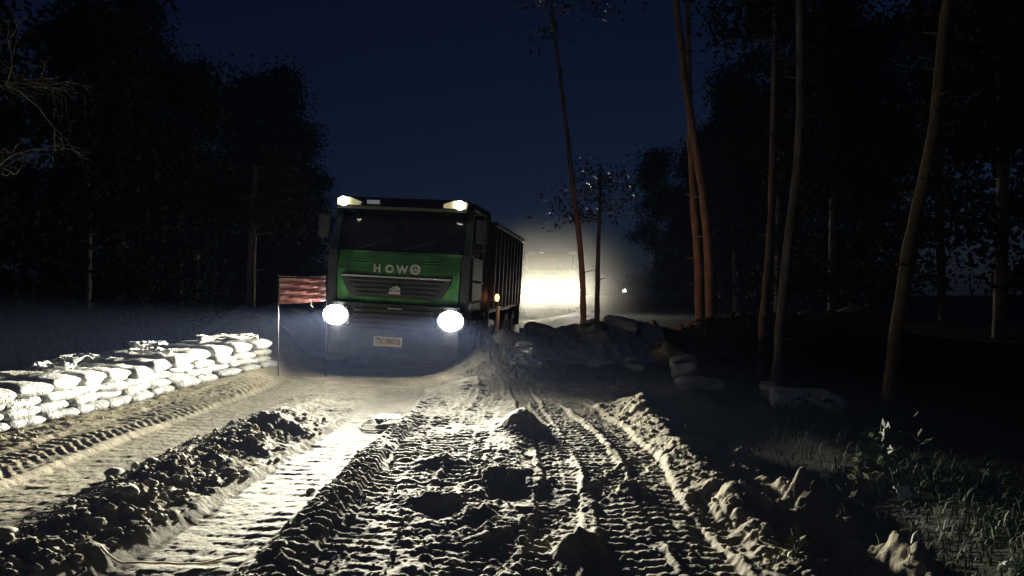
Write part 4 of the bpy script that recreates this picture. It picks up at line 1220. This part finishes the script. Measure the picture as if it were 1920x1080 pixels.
def scrap(x, y, w, l, seed, m, lab, cat='litter', lift=0.03, rot=(0, 0, 0)):
    o = link('litter_scrap', sheet_mesh('litter_scrap', w, l, seed, 12, 12, 0.03, ragged=0.2), M[m], None, (x, y, ground_z(x, y)+lift), rot)
    tag(o, lab, cat)
scrap(3.25, 6.15, 0.15, 0.12, 61, 'litter', 'squarish white scrap at the foot of the verge litter', rot=(R(60), 0, 0.2), lift=0.07)
scrap(3.20, 6.6, 0.20, 0.12, 62, 'sack_ochre', 'tan scrap of packaging above the squarish white one', rot=(R(40), R(-30), 0.6), lift=0.12)
scrap(2.95, 6.4, 0.18, 0.14, 63, 'tarp', 'grey crumpled plastic left of the tan packaging', rot=(R(30), R(20), 1.6), lift=0.08)
scrap(2.92, 6.9, 0.10, 0.22, 64, 'green_plastic', 'green strip of plastic sticking up from the verge litter', rot=(R(70), R(30), 1.0), lift=0.14)
scrap(3.10, 7.3, 0.12, 0.08, 65, 'litter', 'small pale scrap between the verge grass and the litter', rot=(R(30), 0, 0.6))
scrap(2.45, 8.15, 0.09, 0.07, 66, 'litter', 'tiny white chip left of the verge, larger of two', rot=(R(50), 0, 0.6))
scrap(2.52, 8.15, 0.05, 0.05, 67, 'litter', 'tiny white chip left of the verge, smaller of two', rot=(R(50), 0, 0.1))
scrap(3.2, 4.75, 0.12, 0.05, 68, 'litter', 'thin pale scrap near the bottom right corner', rot=(R(35), 0, -0.4))
# brown plastic basin shard with a pale stick
x, y = 2.72, 4.85; z = ground_z(x, y)
bm = bmesh.new()
rows = []
for j in range(6):
    rows.append([bm.verts.new((0.10*(1+0.15*j/5)*math.cos(R(150+i*14)), 0.10*math.sin(R(150+i*14)), j*0.045)) for i in range(8)])
for j in range(5):
    for i in range(7): bm.faces.new((rows[j][i], rows[j][i+1], rows[j+1][i+1], rows[j+1][i]))
e = bmesh.ops.extrude_face_region(bm, geom=list(bm.faces))
bmesh.ops.scale(bm, vec=(0.93, 0.93, 1), verts=[v for v in e['geom'] if isinstance(v, bmesh.types.BMVert)])
o = bm_obj('plastic_shard', bm, M['clay_plastic'], None, smooth=True, loc=(x+0.06, y+0.05, z-0.02), rot=(R(10), R(-8), R(20)))
tag(o, 'orange-brown curved piece of broken plastic standing in the dark at the right', 'plastic shard')
o = link('stick', tube_mesh('stick', [(0, 0, 0.24), (0.03, 0, 0.14), (0.10, -0.02, 0.02), (0.14, -0.03, -0.03)], [0.008, 0.007, 0.006, 0.005], 6), M['litter'], None, (x-0.06, y-0.09, z+0.02))
tag(o, 'thin pale stick leaning on the orange-brown plastic piece', 'stick')

# a far lamp between the trunks
fl = empty('distant_lamp', ((1171-960)/1387*60, 60, 0.2))
tag(fl, 'single small white lamp far off between the trunks right of the bright headlights', 'lamp')
bm = bmesh.new(); bmesh.ops.create_uvsphere(bm, u_segments=12, v_segments=8, radius=0.16, matrix=Matrix.Translation((0, 0, 1.2))); bm_obj('bulb', bm, M['distant_lamp'], fl, smooth=True)
bm = bmesh.new(); cyl(bm, (0, 0.1, 0.5), 0.05, 1.3, 'Z', 8); bm_obj('post', bm, M['black'], fl)

# ------------------------------------------------------------------ dust, and a bluish volume added for the lens veil
def volume_mat(name, dens, col, g, nodes=False, blob=None):
    m = bpy.data.materials.new(name); m.use_nodes = True
    nt = m.node_tree; nt.nodes.clear()
    o = nt.nodes.new('ShaderNodeOutputMaterial'); v = nt.nodes.new('ShaderNodeVolumePrincipled')
    v.inputs['Color'].default_value = (*col, 1); v.inputs['Density'].default_value = dens; v.inputs['Anisotropy'].default_value = g
    if nodes:
        tc = nt.nodes.new('ShaderNodeTexCoord')
        ln = nt.nodes.new('ShaderNodeVectorMath'); ln.operation = 'LENGTH'
        nt.links.new(tc.outputs['Object'], ln.inputs[0])
        mr = nt.nodes.new('ShaderNodeMapRange'); mr.interpolation_type = 'SMOOTHSTEP'
        mr.inputs[1].default_value = 0.0; mr.inputs[2].default_value = 0.95; mr.inputs[3].default_value = 1; mr.inputs[4].default_value = 0
        nt.links.new(ln.outputs['Value'], mr.inputs[0])
        n = nt.nodes.new('ShaderNodeTexNoise'); n.inputs['Scale'].default_value = 1.6; n.inputs['Detail'].default_value = 3
        nt.links.new(tc.outputs['Object'], n.inputs['Vector'])
        m1 = nt.nodes.new('ShaderNodeMath'); m1.operation = 'MULTIPLY'; nt.links.new(mr.outputs[0], m1.inputs[0]); nt.links.new(n.outputs[0], m1.inputs[1])
        m2 = nt.nodes.new('ShaderNodeMath'); m2.operation = 'MULTIPLY'; nt.links.new(m1.outputs[0], m2.inputs[0]); m2.inputs[1].default_value = dens*2
        nt.links.new(m2.outputs[0], v.inputs['Density'])
    nt.links.new(v.outputs[0], o.inputs['Volume'])
    return m
bm = bmesh.new(); box(bm, (0, 47, 9), (186, 150, 26))
hz = bm_obj('haze', bm, volume_mat('haze', VEIL_DENSITY, (0.42, 0.55, 1.0), 0.35))
hz['kind'] = 'stuff'; tag(hz, 'thin bluish veil of glare, added as a volume over road and trees', 'haze')
bm = bmesh.new(); bmesh.ops.create_icosphere(bm, subdivisions=3, radius=1)
ds = bm_obj('dust_cloud', bm, volume_mat('dust', 0.13, (1.0, 0.95, 0.80), 0.3, True), loc=(1.7, 34.6, 1.5))
ds.scale = (5.5, 4.0, 4.2)
tag(ds, 'pale dust cloud lit by the far headlights behind the truck', 'dust', kind='stuff')
